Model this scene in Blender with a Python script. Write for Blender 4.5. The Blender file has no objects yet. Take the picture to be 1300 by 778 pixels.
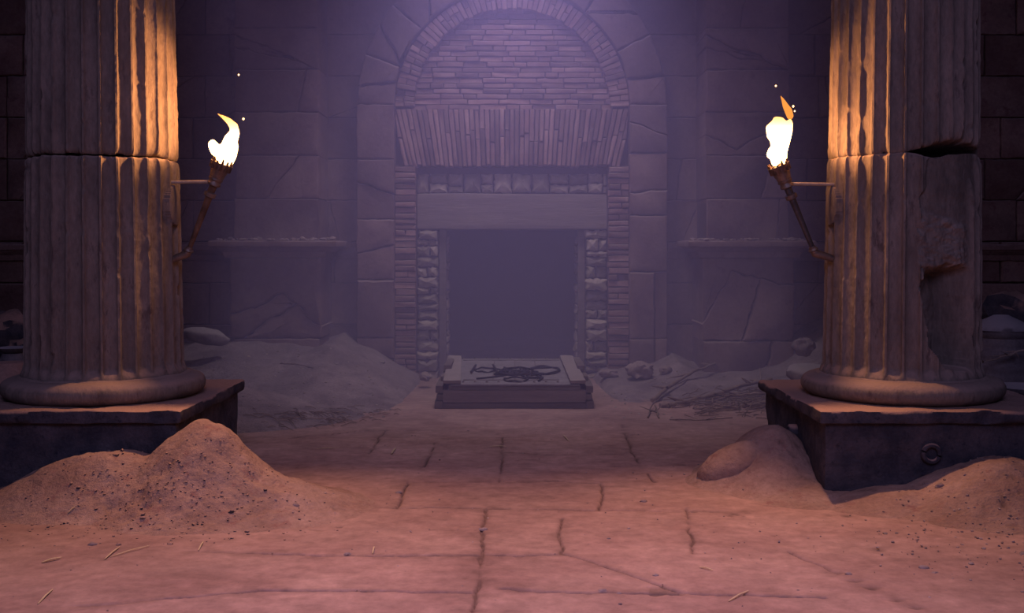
import bpy, math, random
import numpy as np
from mathutils import Vector, noise as mnoise

# ------------------------------------------------------------------ camera, light, exposure
F = 1370.0; YH = 315.0; CH = 1.6            # focal length in pixels, horizon row, eye height
sc = bpy.context.scene
col = sc.collection
cam_d = bpy.data.cameras.new('camera'); cam = bpy.data.objects.new('camera', cam_d); col.objects.link(cam)
cam.location = (0, 0, CH); cam.rotation_euler = (math.pi/2, 0, 0)
cam_d.sensor_width = 36; cam_d.lens = F/1300*36
cam_d.shift_y = -(389-YH)/1300
cam_d.clip_start = .05; cam_d.clip_end = 200
sc.camera = cam
sc.view_settings.view_transform = 'Standard'; sc.view_settings.look = 'None'
sc.view_settings.gamma = 1; sc.view_settings.use_curve_mapping = False
sc.view_settings.exposure = 0
sc.cycles.use_denoising = True
sc.cycles.max_bounces = 5; sc.cycles.diffuse_bounces = 1; sc.cycles.volume_bounces = 1
sc.cycles.sample_clamp_indirect = 4

w = bpy.data.worlds.new('world'); sc.world = w; w.use_nodes = True
WORLD_COL = (.36, .37, .85); WORLD_STR = .08
w.node_tree.nodes['Background'].inputs[0].default_value = (*WORLD_COL, 1)
w.node_tree.nodes['Background'].inputs[1].default_value = WORLD_STR

def spot(name, loc, target, colr, power, angle, blend, radius):
    d = bpy.data.lights.new(name, 'SPOT'); d.color = colr; d.energy = power
    d.spot_size = math.radians(angle); d.spot_blend = blend; d.shadow_soft_size = radius
    o = bpy.data.objects.new(name, d); col.objects.link(o); o.location = loc
    o.rotation_euler = (Vector(target)-Vector(loc)).to_track_quat('-Z', 'Y').to_euler()
    return o
# cold light falling through the open roof in front of the arch
spot('roof_shaft_light', (0, 11.0, 6.9), (0, 12.3, 0), (.66, .54, .97), 1180, 82, 1.0, .6)
# light over the near part of the hall floor
spot('near_floor_light', (0, 3.0, 6.6), (0, 4.0, 0), (1.0, .62, .82), 1050, 62, 1.0, .9)
# cold fill spot added on the camera side to lift the columns
spot('front_cool_fill', (0, -1.5, 5.6), (0, 8.2, 1.0), (.56, .50, 1.0), 700, 72, 1.0, 1.6)
HAZE = .165
FLAME = 7.0                                  # brightness of the flames themselves
TORCH_W = 150.0                                # spot added at each torch, aimed at its own column
TORCH_DOWN = 200.0                            # second added spot at each torch, aimed down to brighten the floor

# ------------------------------------------------------------------ helpers
R = math.radians
rnd = random.Random(7)
def P(px, py, Y):
    return Vector(((px-650)/F*Y, Y, CH-(py-YH)/F*Y))
def PG(px, py):                              # pixel on the ground plane
    Y = F*CH/(py-YH); return ((px-650)/F*Y, Y)

_T = np.random.RandomState(3).rand(64, 64, 64)
def vn(x, y, z):
    x, y, z = np.broadcast_arrays(np.asarray(x, float), np.asarray(y, float), np.asarray(z, float))
    xi, yi, zi = np.floor(x).astype(int), np.floor(y).astype(int), np.floor(z).astype(int)
    fx, fy, fz = x-xi, y-yi, z-zi
    fx, fy, fz = [t*t*(3-2*t) for t in (fx, fy, fz)]
    def g(a, b, c): return _T[(xi+a) & 63, (yi+b) & 63, (zi+c) & 63]
    c00 = g(0,0,0)*(1-fx)+g(1,0,0)*fx; c10 = g(0,1,0)*(1-fx)+g(1,1,0)*fx
    c01 = g(0,0,1)*(1-fx)+g(1,0,1)*fx; c11 = g(0,1,1)*(1-fx)+g(1,1,1)*fx
    return ((c00*(1-fy)+c10*fy)*(1-fz)+(c01*(1-fy)+c11*fy)*fz)*2-1
def fbm(x, y, z, o=4, s=1.0):
    r = 0; a = 1; t = 0
    for i in range(o):
        r = r+a*vn(x*s+i*7.3, y*s+i*3.1, z*s+i*5.7); t += a; a *= .5; s *= 2.03
    return r/t
def sstep(a, b, x):
    t = np.clip((x-a)/(b-a), 0, 1); return t*t*(3-2*t)

class MB:
    def __init__(s): s.v = []; s.f = []; s.t = []
    def add(s, vs, fs, tint=.5):
        b = len(s.v); s.v += [tuple(v) for v in vs]; s.f += [tuple(i+b for i in f) for f in fs]
        s.t += list(tint) if hasattr(tint, '__len__') else [tint]*len(vs)
    def build(s, name, mat, parent=None, smooth=True, loc=None):
        off = Vector(loc) if loc else Vector((0, 0, 0))
        me = bpy.data.meshes.new(name)
        vs = s.v
        if loc: vs = [(a-off.x, b-off.y, c-off.z) for a, b, c in vs]
        me.from_pydata(vs, [], s.f); me.update()
        at = me.attributes.new('tint', 'FLOAT', 'POINT'); at.data.foreach_set('value', np.array(s.t, dtype=np.float32))
        if smooth:
            me.polygons.foreach_set('use_smooth', [len(f) < 9 for f in s.f])
            try: me.set_sharp_from_angle(angle=R(50))
            except Exception: pass
        me.materials.append(mat)
        o = bpy.data.objects.new(name, me); col.objects.link(o)
        if loc: o.location = loc
        if parent: o.parent = parent; o.location = off-parent.location if loc else -parent.location
        return o
def tag(o, label=None, cat=None, group=None, kind=None):
    if label: o['label'] = label
    if cat: o['category'] = cat
    if group: o['group'] = group
    if kind: o['kind'] = kind
    return o
def empty(name, loc, label, cat, group=None):
    o = bpy.data.objects.new(name, None); col.objects.link(o); o.location = loc
    o.empty_display_size = .1
    return tag(o, label, cat, group)

# ---- stones as bevelled prisms standing in an (x, z) plane
def area2(p): return sum(p[i][0]*p[(i+1) % len(p)][1]-p[(i+1) % len(p)][0]*p[i][1] for i in range(len(p)))
def densify(p, step):
    out = []
    for i in range(len(p)):
        a, b = p[i], p[(i+1) % len(p)]; n = max(1, int(round(math.dist(a, b)/step)))
        out += [(a[0]+(b[0]-a[0])*k/n, a[1]+(b[1]-a[1])*k/n) for k in range(n)]
    return out
def inset(p, d):
    n = len(p); out = []
    for i in range(n):
        a, b, c = p[i-1], p[i], p[(i+1) % n]
        e1 = (b[0]-a[0], b[1]-a[1]); e2 = (c[0]-b[0], c[1]-b[1])
        l1 = math.hypot(*e1) or 1e-9; l2 = math.hypot(*e2) or 1e-9
        n1 = (-e1[1]/l1, e1[0]/l1); n2 = (-e2[1]/l2, e2[0]/l2)
        m = (n1[0]+n2[0], n1[1]+n2[1]); L = math.hypot(*m) or 1e-9
        m = (m[0]/L, m[1]/L); k = min(1/max(.5, m[0]*n1[0]+m[1]*n1[1]), 1.6)
        out.append((b[0]+m[0]*d*k, b[1]+m[1]*d*k))
    return out
def stone(mb, poly, yf, yb, gap=.005, bev=.012, step=.07, jit=.003, tint=None, tilt=.004, rounds=0):
    if area2(poly) < 0: poly = poly[::-1]
    p = densify(poly, step)
    p = [(x+rnd.gauss(0, jit), z+rnd.gauss(0, jit)) for x, z in p]
    p = inset(p, gap*(1.5 if step == .07 else 1.15))
    cx = sum(a for a, _ in p)/len(p); cz = sum(b for _, b in p)/len(p)
    tx, tz, ty = rnd.gauss(0, tilt), rnd.gauss(0, tilt), rnd.gauss(0, tilt)
    W = max(max(abs(a-cx) for a, _ in p), .1); H = max(max(abs(b-cz) for _, b in p), .1)
    rings = [[(x, yb, z) for x, z in p], [(x, yf+bev, z) for x, z in p]]
    q = inset(p, bev*.35); rings.append([(x, yf+bev*.35, z) for x, z in q])
    q = inset(p, bev)
    yy = lambda x, z, e: yf-e+ty+tx*(x-cx)/W+tz*(z-cz)/H
    rings.append([(x, yy(x, z, 0), z) for x, z in q])
    if rounds:
        for k, e in ((.62, rounds*.75), (.25, rounds)):
            rings.append([(cx+(x-cx)*k, yy(x, z, e)+rnd.gauss(0, rounds*.15), cz+(z-cz)*k) for x, z in q])
    n = len(p); vs = sum(rings, []); fs = []
    for r in range(len(rings)-1):
        for i in range(n):
            j = (i+1) % n; fs.append((r*n+i, r*n+j, (r+1)*n+j, (r+1)*n+i))
    fs.append(tuple((len(rings)-1)*n+i for i in range(n)))
    mb.add(vs, fs, rnd.random() if tint is None else tint)
def rect(x0, x1, z0, z1): return [(x0, z0), (x1, z0), (x1, z1), (x0, z1)]
def perim(poly, t):
    L = [math.dist(poly[i], poly[(i+1) % len(poly)]) for i in range(len(poly))]; s = t*sum(L)
    for i, l in enumerate(L):
        if s <= l: a, b = poly[i], poly[(i+1) % len(poly)]; return i, (a[0]+(b[0]-a[0])*s/l, a[1]+(b[1]-a[1])*s/l)
        s -= l
    return len(poly)-1, poly[0]
def split(poly, ta, tb, amp=.02, mid=None):
    if area2(poly) < 0: poly = poly[::-1]
    ia, A = perim(poly, ta); ib, B = perim(poly, tb)
    if ia > ib or (ia == ib and ta > tb): ia, ib, A, B = ib, ia, B, A
    pts = [A]+([mid] if mid else [])+[B]; line = []
    for k in range(len(pts)-1):
        a, b = pts[k], pts[k+1]; D = math.dist(a, b) or 1e-6; n = max(2, int(D/.06)); nx_, nz_ = -(b[1]-a[1])/D, (b[0]-a[0])/D; ph = rnd.uniform(0, 99)
        for i in range(1, n):
            s = i/n; e = amp*(1.6*mnoise.noise(Vector((s*D*4, ph, 0)))+.9*mnoise.noise(Vector((s*D*11, ph, 5))))*min(1, 4*s, 4*(1-s))
            line.append((a[0]+(b[0]-a[0])*s+nx_*e, a[1]+(b[1]-a[1])*s+nz_*e))
        if k < len(pts)-2: line.append(b)
    m = len(poly)
    p1 = [A]+line+[B]+[poly[(ib+1+k) % m] for k in range((ia-ib-1) % m+1)]
    p2 = [B]+line[::-1]+[A]+[poly[(ia+1+k) % m] for k in range((ib-ia-1) % m+1)]
    if ia == ib: p2 = [B]+line[::-1]+[A]
    return p1, p2

# ---- tubes, lathes, boxes
def frame(d):
    d = Vector(d).normalized(); u = d.cross(Vector((0, 0, 1)) if abs(d.z) < .95 else Vector((1, 0, 0))).normalized()
    return u, d.cross(u)
def tube(mb, pts, rad, n=8, tint=.5, flat=1.0):
    pts = [Vector(p) for p in pts]; vs = []; fs = []
    for i, p in enumerate(pts):
        d = pts[min(i+1, len(pts)-1)]-pts[max(i-1, 0)]; u, v = frame(d)
        r = rad[i] if hasattr(rad, '__len__') else rad
        for k in range(n):
            a = 2*math.pi*k/n; vs.append(p+u*math.cos(a)*r+v*math.sin(a)*r*flat)
    for i in range(len(pts)-1):
        for k in range(n): fs.append((i*n+k, i*n+(k+1) % n, (i+1)*n+(k+1) % n, (i+1)*n+k))
    fs.append(tuple(range(n))[::-1]); fs.append(tuple((len(pts)-1)*n+k for k in range(n)))
    mb.add(vs, fs, tint)
def lathe(mb, p0, p1, prof, n=24, tint=.5, wob=0.0):   # prof: (t along axis, radius)
    p0 = Vector(p0); p1 = Vector(p1); u, v = frame(p1-p0); vs = []; fs = []; m = len(prof)
    for t, r in prof:
        c = p0+(p1-p0)*t
        for k in range(n):
            a = 2*math.pi*k/n; rr = r*(1+wob*mnoise.noise(Vector((math.cos(a)*2, math.sin(a)*2, t*6+p0.x))))
            vs.append(c+u*math.cos(a)*rr+v*math.sin(a)*rr)
    for i in range(m-1):
        for k in range(n): fs.append((i*n+k, i*n+(k+1) % n, (i+1)*n+(k+1) % n, (i+1)*n+k))
    fs.append(tuple(range(n))[::-1]); fs.append(tuple((m-1)*n+k for k in range(n)))
    mb.add(vs, fs, tint)
def rockbox(mb, x0, x1, y0, y1, z0, z1, res=.03, bev=.02, amp=.008, freq=9, edge=0.0, seed=0, tint=.5, sheer=None):
    """dense box with rounded edges and a worn surface"""
    nx, ny, nz = [max(2, int((b-a)/res)) for a, b in ((x0, x1), (y0, y1), (z0, z1))]
    idx = {}; vs = []; fs = []
    def V(i, j, k):
        key = (i, j, k)
        if key not in idx: idx[key] = len(vs); vs.append((i/nx, j/ny, k/nz))
        return idx[key]
    for i in range(nx):
        for j in range(ny):
            fs.append((V(i,j,0), V(i,j+1,0), V(i+1,j+1,0), V(i+1,j,0))); fs.append((V(i,j,nz), V(i+1,j,nz), V(i+1,j+1,nz), V(i,j+1,nz)))
    for i in range(nx):
        for k in range(nz):
            fs.append((V(i,0,k), V(i+1,0,k), V(i+1,0,k+1), V(i,0,k+1))); fs.append((V(i,ny,k), V(i,ny,k+1), V(i+1,ny,k+1), V(i+1,ny,k)))
    for j in range(ny):
        for k in range(nz):
            fs.append((V(0,j,k), V(0,j,k+1), V(0,j+1,k+1), V(0,j+1,k))); fs.append((V(nx,j,k), V(nx,j+1,k), V(nx,j+1,k+1), V(nx,j,k+1)))
    a = np.array(vs); lo = np.array([x0, y0, z0]); hi = np.array([x1, y1, z1]); p = lo+a*(hi-lo)
    c = np.clip(p, lo+bev, hi-bev); d = p-c; L = np.linalg.norm(d, axis=1)+1e-9; nrm = d/L[:, None]
    p = c+nrm*np.minimum(L, bev)[:, None]
    nz_ = fbm(p[:, 0], p[:, 1], p[:, 2]+seed*11, 4, freq)
    p = p+nrm*(nz_*amp)[:, None]
    if edge:
        h = np.abs(nrm[:, :2]).max(axis=1)
        e = fbm(p[:, 0], p[:, 1], seed*5+p[:, 2]*.4, 4, 3.2)*edge-np.clip(fbm(p[:, 0], p[:, 1], seed*9+3, 2, 5)-.25, 0, 1)*edge*2.2
        p[:, :2] += nrm[:, :2]*(e*h)[:, None]
    mb.add(p.tolist(), fs, tint)
def grid(mb, X, Y, Z, T=None):
    n, m = X.shape; b = np.arange(n*m).reshape(n, m)
    fs = np.stack([b[:-1, :-1], b[:-1, 1:], b[1:, 1:], b[1:, :-1]], -1).reshape(-1, 4)
    mb.add(np.stack([X, Y, Z], -1).reshape(-1, 3).tolist(), fs.tolist(), (T.reshape(-1).tolist() if T is not None else .5))

# ------------------------------------------------------------------ materials
def mat(name, c1, c2, scale=6, rough=.92, bump=.3, bscale=40, tintamt=.25, dust=None, dustamt=0, dirt=None, metallic=0, stretch=(1, 1, 1), bdist=.01, contrast=(.35, .7), spec=.2):
    m = bpy.data.materials.new(name); m.use_nodes = True; nt = m.node_tree; N = nt.nodes; Lk = nt.links.new
    b = N['Principled BSDF']; b.inputs['Roughness'].default_value = rough; b.inputs['Metallic'].default_value = metallic
    b.inputs['Specular IOR Level'].default_value = spec
    g = N.new('ShaderNodeNewGeometry'); mp = N.new('ShaderNodeMapping'); mp.inputs['Scale'].default_value = stretch
    Lk(g.outputs['Position'], mp.inputs[0])
    def noise(s, det=6, rg=.6):
        n = N.new('ShaderNodeTexNoise'); n.inputs['Scale'].default_value = s; n.inputs['Detail'].default_value = det; n.inputs['Roughness'].default_value = rg
        Lk(mp.outputs[0], n.inputs['Vector']); return n.outputs['Fac']
    def mr(src, a, c, d=0, e=1):
        r = N.new('ShaderNodeMapRange'); Lk(src, r.inputs[0])
        for i, v in zip((1, 2, 3, 4), (a, c, d, e)): r.inputs[i].default_value = v
        return r.outputs[0]
    def mix(f, a, c, kind='MIX'):
        x = N.new('ShaderNodeMix'); x.data_type = 'RGBA'; x.blend_type = kind
        if isinstance(f, float): x.inputs[0].default_value = f
        else: Lk(f, x.inputs[0])
        for i, v in ((6, a), (7, c)):
            if isinstance(v, tuple): x.inputs[i].default_value = (*v, 1)
            else: Lk(v, x.inputs[i])
        return x.outputs[2]
    cc = mix(mr(noise(scale), *contrast), c1, c2)
    fine = mr(noise(scale*9, 4, .7), .3, .75, .78, 1.15)
    cc = mix(1.0, cc, fine, 'MULTIPLY')
    at = N.new('ShaderNodeAttribute'); at.attribute_name = 'tint'
    cc = mix(1.0, cc, mr(at.outputs['Fac'], 0, 1, 1-tintamt, 1+tintamt), 'MULTIPLY')
    if dirt:
        cc = mix(mr(noise(scale*2.6, 8, .75), .56, .66), cc, dirt)
    if dust:
        sx = N.new('ShaderNodeSeparateXYZ'); Lk(g.outputs['Normal'], sx.inputs[0])
        ad = N.new('ShaderNodeMath'); ad.operation = 'MULTIPLY_ADD'; Lk(noise(14, 5), ad.inputs[0]); ad.inputs[1].default_value = .5; Lk(sx.outputs['Z'], ad.inputs[2])
        cc = mix(mr(ad.outputs[0], .62, .95, 0, dustamt), cc, dust)
    Lk(cc, b.inputs['Base Color'])
    bp = N.new('ShaderNodeBump'); bp.inputs['Strength'].default_value = bump; bp.inputs['Distance'].default_value = bdist
    Lk(noise(bscale, 8, .65), bp.inputs['Height']); Lk(bp.outputs[0], b.inputs['Normal'])
    return m
SAND = (.38, .26, .22)
M = {
 'block': mat('red_sandstone', (.17, .10, .095), (.26, .175, .16), 2.6, bump=.9, bscale=18, tintamt=.22, dust=(.36, .27, .26), dustamt=.6, dirt=(.15, .08, .08)),
 'backing': mat('mortar_bed', (.09, .055, .055), (.12, .08, .075), 5, tintamt=0),
 'brick': mat('red_brick', (.23, .125, .12), (.33, .215, .205), 5, bump=.5, bscale=45, tintamt=.38, dust=(.36, .28, .26), dustamt=.5),
 'field': mat('fieldstone', (.30, .24, .22), (.46, .38, .35), 9, bump=.6, bscale=30, tintamt=.3),
 'column': mat('column_stone', (.18, .14, .12), (.29, .22, .185), 5, bump=.9, bscale=30, stretch=(1, 1, .35), tintamt=.35, dust=SAND, dustamt=.75, dirt=(.13, .095, .085)),
 'pedestal': mat('dark_stone', (.045, .045, .062), (.12, .10, .115), 6, bump=.9, bscale=22, bdist=.02, tintamt=.2, dust=(.44, .27, .22), dustamt=.9, dirt=(.03, .03, .045)),
 'floor': mat('dusty_flagstones', (.34, .205, .18), (.45, .29, .25), 1.6, bump=.35, bscale=30, tintamt=.5, dirt=None),
 'sand': mat('sand', (.34, .21, .17), (.46, .31, .26), 3.0, bump=.8, bscale=34, bdist=.02, tintamt=.5, dirt=(.29, .15, .135)),
 'drift': mat('dust_drift', (.23, .175, .185), (.36, .275, .28), 4.0, bump=1.0, bscale=20, bdist=.03, tintamt=.6),
 'wood': mat('weathered_plank', (.20, .155, .15), (.31, .245, .23), 4, bump=.6, bscale=24, tintamt=.25, stretch=(.25, 2, 3), dust=(.40, .34, .33), dustamt=.5),
 'darkwood': mat('dark_timber', (.13, .10, .10), (.22, .175, .165), 5, bump=.6, bscale=24, tintamt=.2, stretch=(.4, 1, 3)),
 'torch': mat('charred_torch_wood', (.10, .055, .035), (.24, .13, .08), 14, bump=.8, bscale=60, tintamt=.1, rough=.7),
 'iron': mat('dark_iron', (.20, .15, .13), (.32, .25, .21), 18, rough=.5, metallic=.7, bump=.4, bscale=70, tintamt=.1, spec=.5),
 'rod': mat('torchlit_iron_rod', (.50, .38, .30), (.62, .50, .40), 18, rough=.5, metallic=.2, bump=.4, bscale=70, tintamt=.1, spec=.5),  # paler than the other iron: torch light put into the rod's colour
 'handle': mat('dark_iron_handle', (.07, .06, .065), (.14, .12, .12), 18, rough=.45, metallic=.5, bump=.4, bscale=70, tintamt=.1, spec=.5),
 'wire': mat('blackened_iron', (.025, .022, .028), (.05, .045, .05), 18, rough=.7, bump=.3, tintamt=.1),
 'hide': mat('worn_panel', (.21, .185, .20), (.31, .27, .285), 7, bump=.5, bscale=30, tintamt=.2),
 'branch': mat('dry_branch', (.22, .15, .12), (.34, .25, .21), 12, bump=.6, bscale=60, tintamt=.35),
 'straw': mat('straw', (.55, .42, .25), (.70, .55, .36), 12, bump=.2, tintamt=.25),
 'rock': mat('rubble_stone', (.27, .19, .185), (.40, .31, .30), 8, bump=.7, bscale=30, tintamt=.35),
 'clay': mat('clay', (.16, .13, .14), (.28, .23, .23), 5, bump=.4, bscale=30, tintamt=.2, dust=(.36, .31, .31), dustamt=.9),
 'pinkclay': mat('pink_clay', (.45, .26, .21), (.52, .32, .26), 5, bump=.4, bscale=30, tintamt=.2),
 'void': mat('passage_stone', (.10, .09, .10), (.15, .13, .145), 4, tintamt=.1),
}
def flame_mat(name, z0, z1):
    m = bpy.data.materials.new(name); m.use_nodes = True; nt = m.node_tree; nt.nodes.clear(); N = nt.nodes
    out = N.new('ShaderNodeOutputMaterial'); e = N.new('ShaderNodeEmission'); g = N.new('ShaderNodeNewGeometry')
    s = N.new('ShaderNodeSeparateXYZ'); nt.links.new(g.outputs['Position'], s.inputs[0])
    r = N.new('ShaderNodeMapRange'); r.inputs[1].default_value = z0; r.inputs[2].default_value = z1
    nt.links.new(s.outputs['Z'], r.inputs[0])
    cr = N.new('ShaderNodeValToRGB'); cr.color_ramp.elements[0].color = (1, .50, .17, 1); cr.color_ramp.elements[1].color = (1, .30, .05, 1)
    nt.links.new(r.outputs[0], cr.inputs[0]); nt.links.new(cr.outputs[0], e.inputs[0])
    st = N.new('ShaderNodeMapRange'); st.inputs[1].default_value = 0; st.inputs[2].default_value = 1; st.inputs[3].default_value = FLAME; st.inputs[4].default_value = 1.2
    p = N.new('ShaderNodeMath'); p.operation = 'POWER'; p.inputs[1].default_value = .35
    nt.links.new(r.outputs[0], p.inputs[0]); nt.links.new(p.outputs[0], st.inputs[0]); nt.links.new(st.outputs[0], e.inputs[1])
    tr = N.new('ShaderNodeBsdfTransparent'); ad = N.new('ShaderNodeAddShader'); nt.links.new(e.outputs[0], ad.inputs[0]); nt.links.new(tr.outputs[0], ad.inputs[1]); nt.links.new(ad.outputs[0], out.inputs[0]); return m
def emit_mat(name, c, s):
    m = bpy.data.materials.new(name); m.use_nodes = True; nt = m.node_tree; nt.nodes.clear()
    out = nt.nodes.new('ShaderNodeOutputMaterial'); e = nt.nodes.new('ShaderNodeEmission')
    e.inputs[0].default_value = (*c, 1); e.inputs[1].default_value = s; nt.links.new(e.outputs[0], out.inputs[0]); return m

# ------------------------------------------------------------------ heights of the sand
def bumpf(X, Y, cx, cy, h, sx, sy, pw=1.0):
    return h*np.exp(-(((X-cx)/sx)**2+((Y-cy)/sy)**2)**pw)
def h_left_heap(X, Y):
    z = np.maximum.reduce([bumpf(X, Y, -1.93, 6.78, .56, .40, .42, .8), bumpf(X, Y, -2.62, 6.75, .36, .62, .36), bumpf(X, Y, -1.50, 6.72, .20, .55, .50)])
    z = z*.6+.4*np.minimum(.56, bumpf(X, Y, -1.93, 6.78, .56, .38, .42, .8)+bumpf(X, Y, -2.62, 6.75, .34, .6, .34)+bumpf(X, Y, -1.45, 6.65, .12, .5, .45))
    rough = np.exp(-(((X+2.15)/.38)**2+((Y-6.32)/.22)**2))+.5*np.exp(-(((X+1.55)/.2)**2+((Y-6.5)/.25)**2))
    return z*(1+.10*fbm(X, Y, 1.3, 3, 5))+(.016+.035*rough)*fbm(X, Y, 4.4, 5, 14)*sstep(0, .12, z)-.045
def h_right_corner(X, Y):
    z = np.maximum(bumpf(X, Y, 1.80, 7.50, .41, .36, .52), bumpf(X, Y, 1.95, 7.0, .13, .45, .40))
    z = np.maximum(z, bumpf(X, Y, 1.56, 7.40, .27, .27, .30))
    return z*(1+.1*fbm(X, Y, 2.3, 3, 5))+.010*fbm(X, Y, 5.4, 5, 14)*sstep(0, .12, z)-.045
def h_right_front(X, Y):
    z = np.maximum(bumpf(X, Y, 3.05, 6.75, .34, .60, .52), bumpf(X, Y, 3.7, 6.4, .26, .6, .7))
    z = np.maximum(z, bumpf(X, Y, 2.45, 6.75, .16, .5, .35))
    return z*(1+.1*fbm(X, Y, 3.3, 3, 5))+.014*fbm(X, Y, 6.4, 5, 14)*sstep(0, .12, z)-.045
LX = [(-7.5, .8), (-5, .7), (-4, .45), (-3.3, .52), (-2.6, .50), (-2.3, .50), (-2.05, .60), (-1.9, .50), (-1.6, .36), (-1.3, .18), (-1.05, .04), (-.9, -.05)]
RX = [(.9, .10), (1.2, .15), (1.5, .18), (1.75, .24), (1.95, .32), (2.2, .20), (2.8, .20), (3.15, .30), (3.5, .52), (3.8, .68), (5, .72), (7.5, .8)]
def h_drift(X, Y, tab, y0, y1):
    H = np.interp(X, [a for a, _ in tab], [b for _, b in tab])
    t = np.clip((Y-y0)/(y1-y0), 0, 1.15)
    prof = sstep(0, 1, np.clip(t, 0, 1))*.55+.45*t**1.3
    z = H*prof*(1+.16*fbm(X, Y, 9.1, 3, 2.2))+.02*fbm(X, Y, 7.7, 5, 7)*sstep(0, .3, t)
    return z
def h_left_drift(X, Y):
    y0 = 9.9+.35*fbm(X, 0*Y, 2.0, 2, 1.2)
    z = h_drift(X, Y, LX, y0, 12.7)
    z = np.maximum(z, bumpf(X, Y, -3.0, 10.4, .34, 1.0, .75)*(1+.15*fbm(X, Y, 2, 3, 4)))
    return z-.03-.2*sstep(-1.2, -.88, X)
def h_right_drift(X, Y):
    y0 = 10.7-.3*sstep(2, 4, X)+.3*fbm(X, 0*Y, 5.0, 2, 1.2)
    return h_drift(X, Y, RX, y0, 12.9)-.03-.25*sstep(1.12, .82, X)
_hx = np.arange(-8, 8.01, .025); _hy = np.arange(4.0, 13.6, .025); _HX, _HY = np.meshgrid(_hx, _hy)
_HH = np.maximum.reduce([np.zeros(_HX.shape), h_left_heap(_HX, _HY), h_right_corner(_HX, _HY), h_right_front(_HX, _HY),
      np.where((_HY > 9.2) & (_HX < -.85), h_left_drift(_HX, _HY), 0), np.where((_HY > 9.2) & (_HX > .85), h_right_drift(_HX, _HY), 0)]).tolist()
def sand_at(x, y):
    u = min(max((x+8)/.025, 0), len(_hx)-2.001); v = min(max((y-4)/.025, 0), len(_hy)-2.001); i, j = int(u), int(v); u -= i; v -= j
    return (_HH[j][i]*(1-u)+_HH[j][i+1]*u)*(1-v)+(_HH[j+1][i]*(1-u)+_HH[j+1][i+1]*u)*v

# ------------------------------------------------------------------ floor
def seg_d(X, Y, a, b):
    ax, ay = a; bx, by = b; dx, dy = bx-ax, by-ay; L = dx*dx+dy*dy
    t = np.clip(((X-ax)*dx+(Y-ay)*dy)/L, 0, 1); return np.hypot(X-ax-t*dx, Y-ay-t*dy)
JOINTS = [[(518,611.5),(600,612),(700,611),(765,613)],[(505,645),(560,644),(640,646),(763,647)],[(518,612),(511,630),(506,645)],[(763,613),(765,632),(762,647)],
 [(617,645),(613,680),(611,705),(602,778)],[(615,704),(660,706),(712,703)],[(714,658),(709,680),(715,702)],[(635,748),(720,752),(870,752)],
 [(637,555),(638,585),(634,612)],[(640,574),(700,577),(790,577)],[(790,540),(800,568),(813,592)],[(490,542),(470,575)],[(552,562),(538,593)],[(485,594),(538,593)],
 [(822,600),(832,612)],[(715,702),(800,730),(870,752)],[(340,560),(480,545)],[(870,645),(880,703)],[(763,647),(960,650)],[(330,640),(505,645)],[(240,700),(420,706),(611,705)],[(870,752),(1050,760)],[(100,770),(330,750),(600,752)],[(1000,700),(1180,778)],[(870,590),(765,592)]]
mb = MB()
xs = np.concatenate([np.arange(-9, -1.6, .05), np.arange(-1.6, 1.6, .008), np.arange(1.6, 9.01, .05)])
ys = np.concatenate([np.arange(-3, 3.6, .2), 1/np.linspace(1/3.6, 1/9.0, 420), np.arange(9.03, 13.0, .04), np.arange(13.0, 20.01, .2)])
X, Y = np.meshgrid(xs, ys)
wx = X+.02*fbm(X, Y, 0, 3, 9); wy = Y+.02*fbm(X, Y, 5, 3, 9)
dist = np.full(X.shape, 9.0)
for line in JOINTS:
    pts = [PG(*p) for p in line]
    for a, b in zip(pts, pts[1:]): dist = np.minimum(dist, seg_d(wx, wy, a, b))
brk = np.maximum(sstep(-.5, .1, fbm(X, Y, 8, 3, 3.5)), .9*sstep(.85, .7, np.abs(X))*sstep(7.6, 7.4, Y)*sstep(5.3, 5.6, Y))
Z = .008*fbm(X, Y, 2, 4, 1.2)+.004*fbm(X, Y, 3, 4, 9)-.016*np.exp(-(dist/.009)**2)*brk
slab = vn(np.floor(X*1.4), np.floor(Y*1.2), 0)
T = .5+.26*fbm(X, Y, 6, 5, 1.3)+.22*fbm(X, Y*1.5, 16, 4, 9)-.75*np.exp(-(dist/.0065)**2)*brk*(.5+.5*sstep(-.2, .5, fbm(X, Y, 18, 3, 7)))-.12*np.exp(-(dist/.04)**2)
chips = sstep(.42, .6, fbm(X, Y, 12, 4, 9))*sstep(.0, .3, fbm(X, Y, 15, 2, 1.1))
T = T-.35*chips; Z = Z-.006*chips
grid(mb, X, Y, Z, np.clip(T, -.6, 1))
tag(mb.build('floor', M['floor']), kind='structure')

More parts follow.
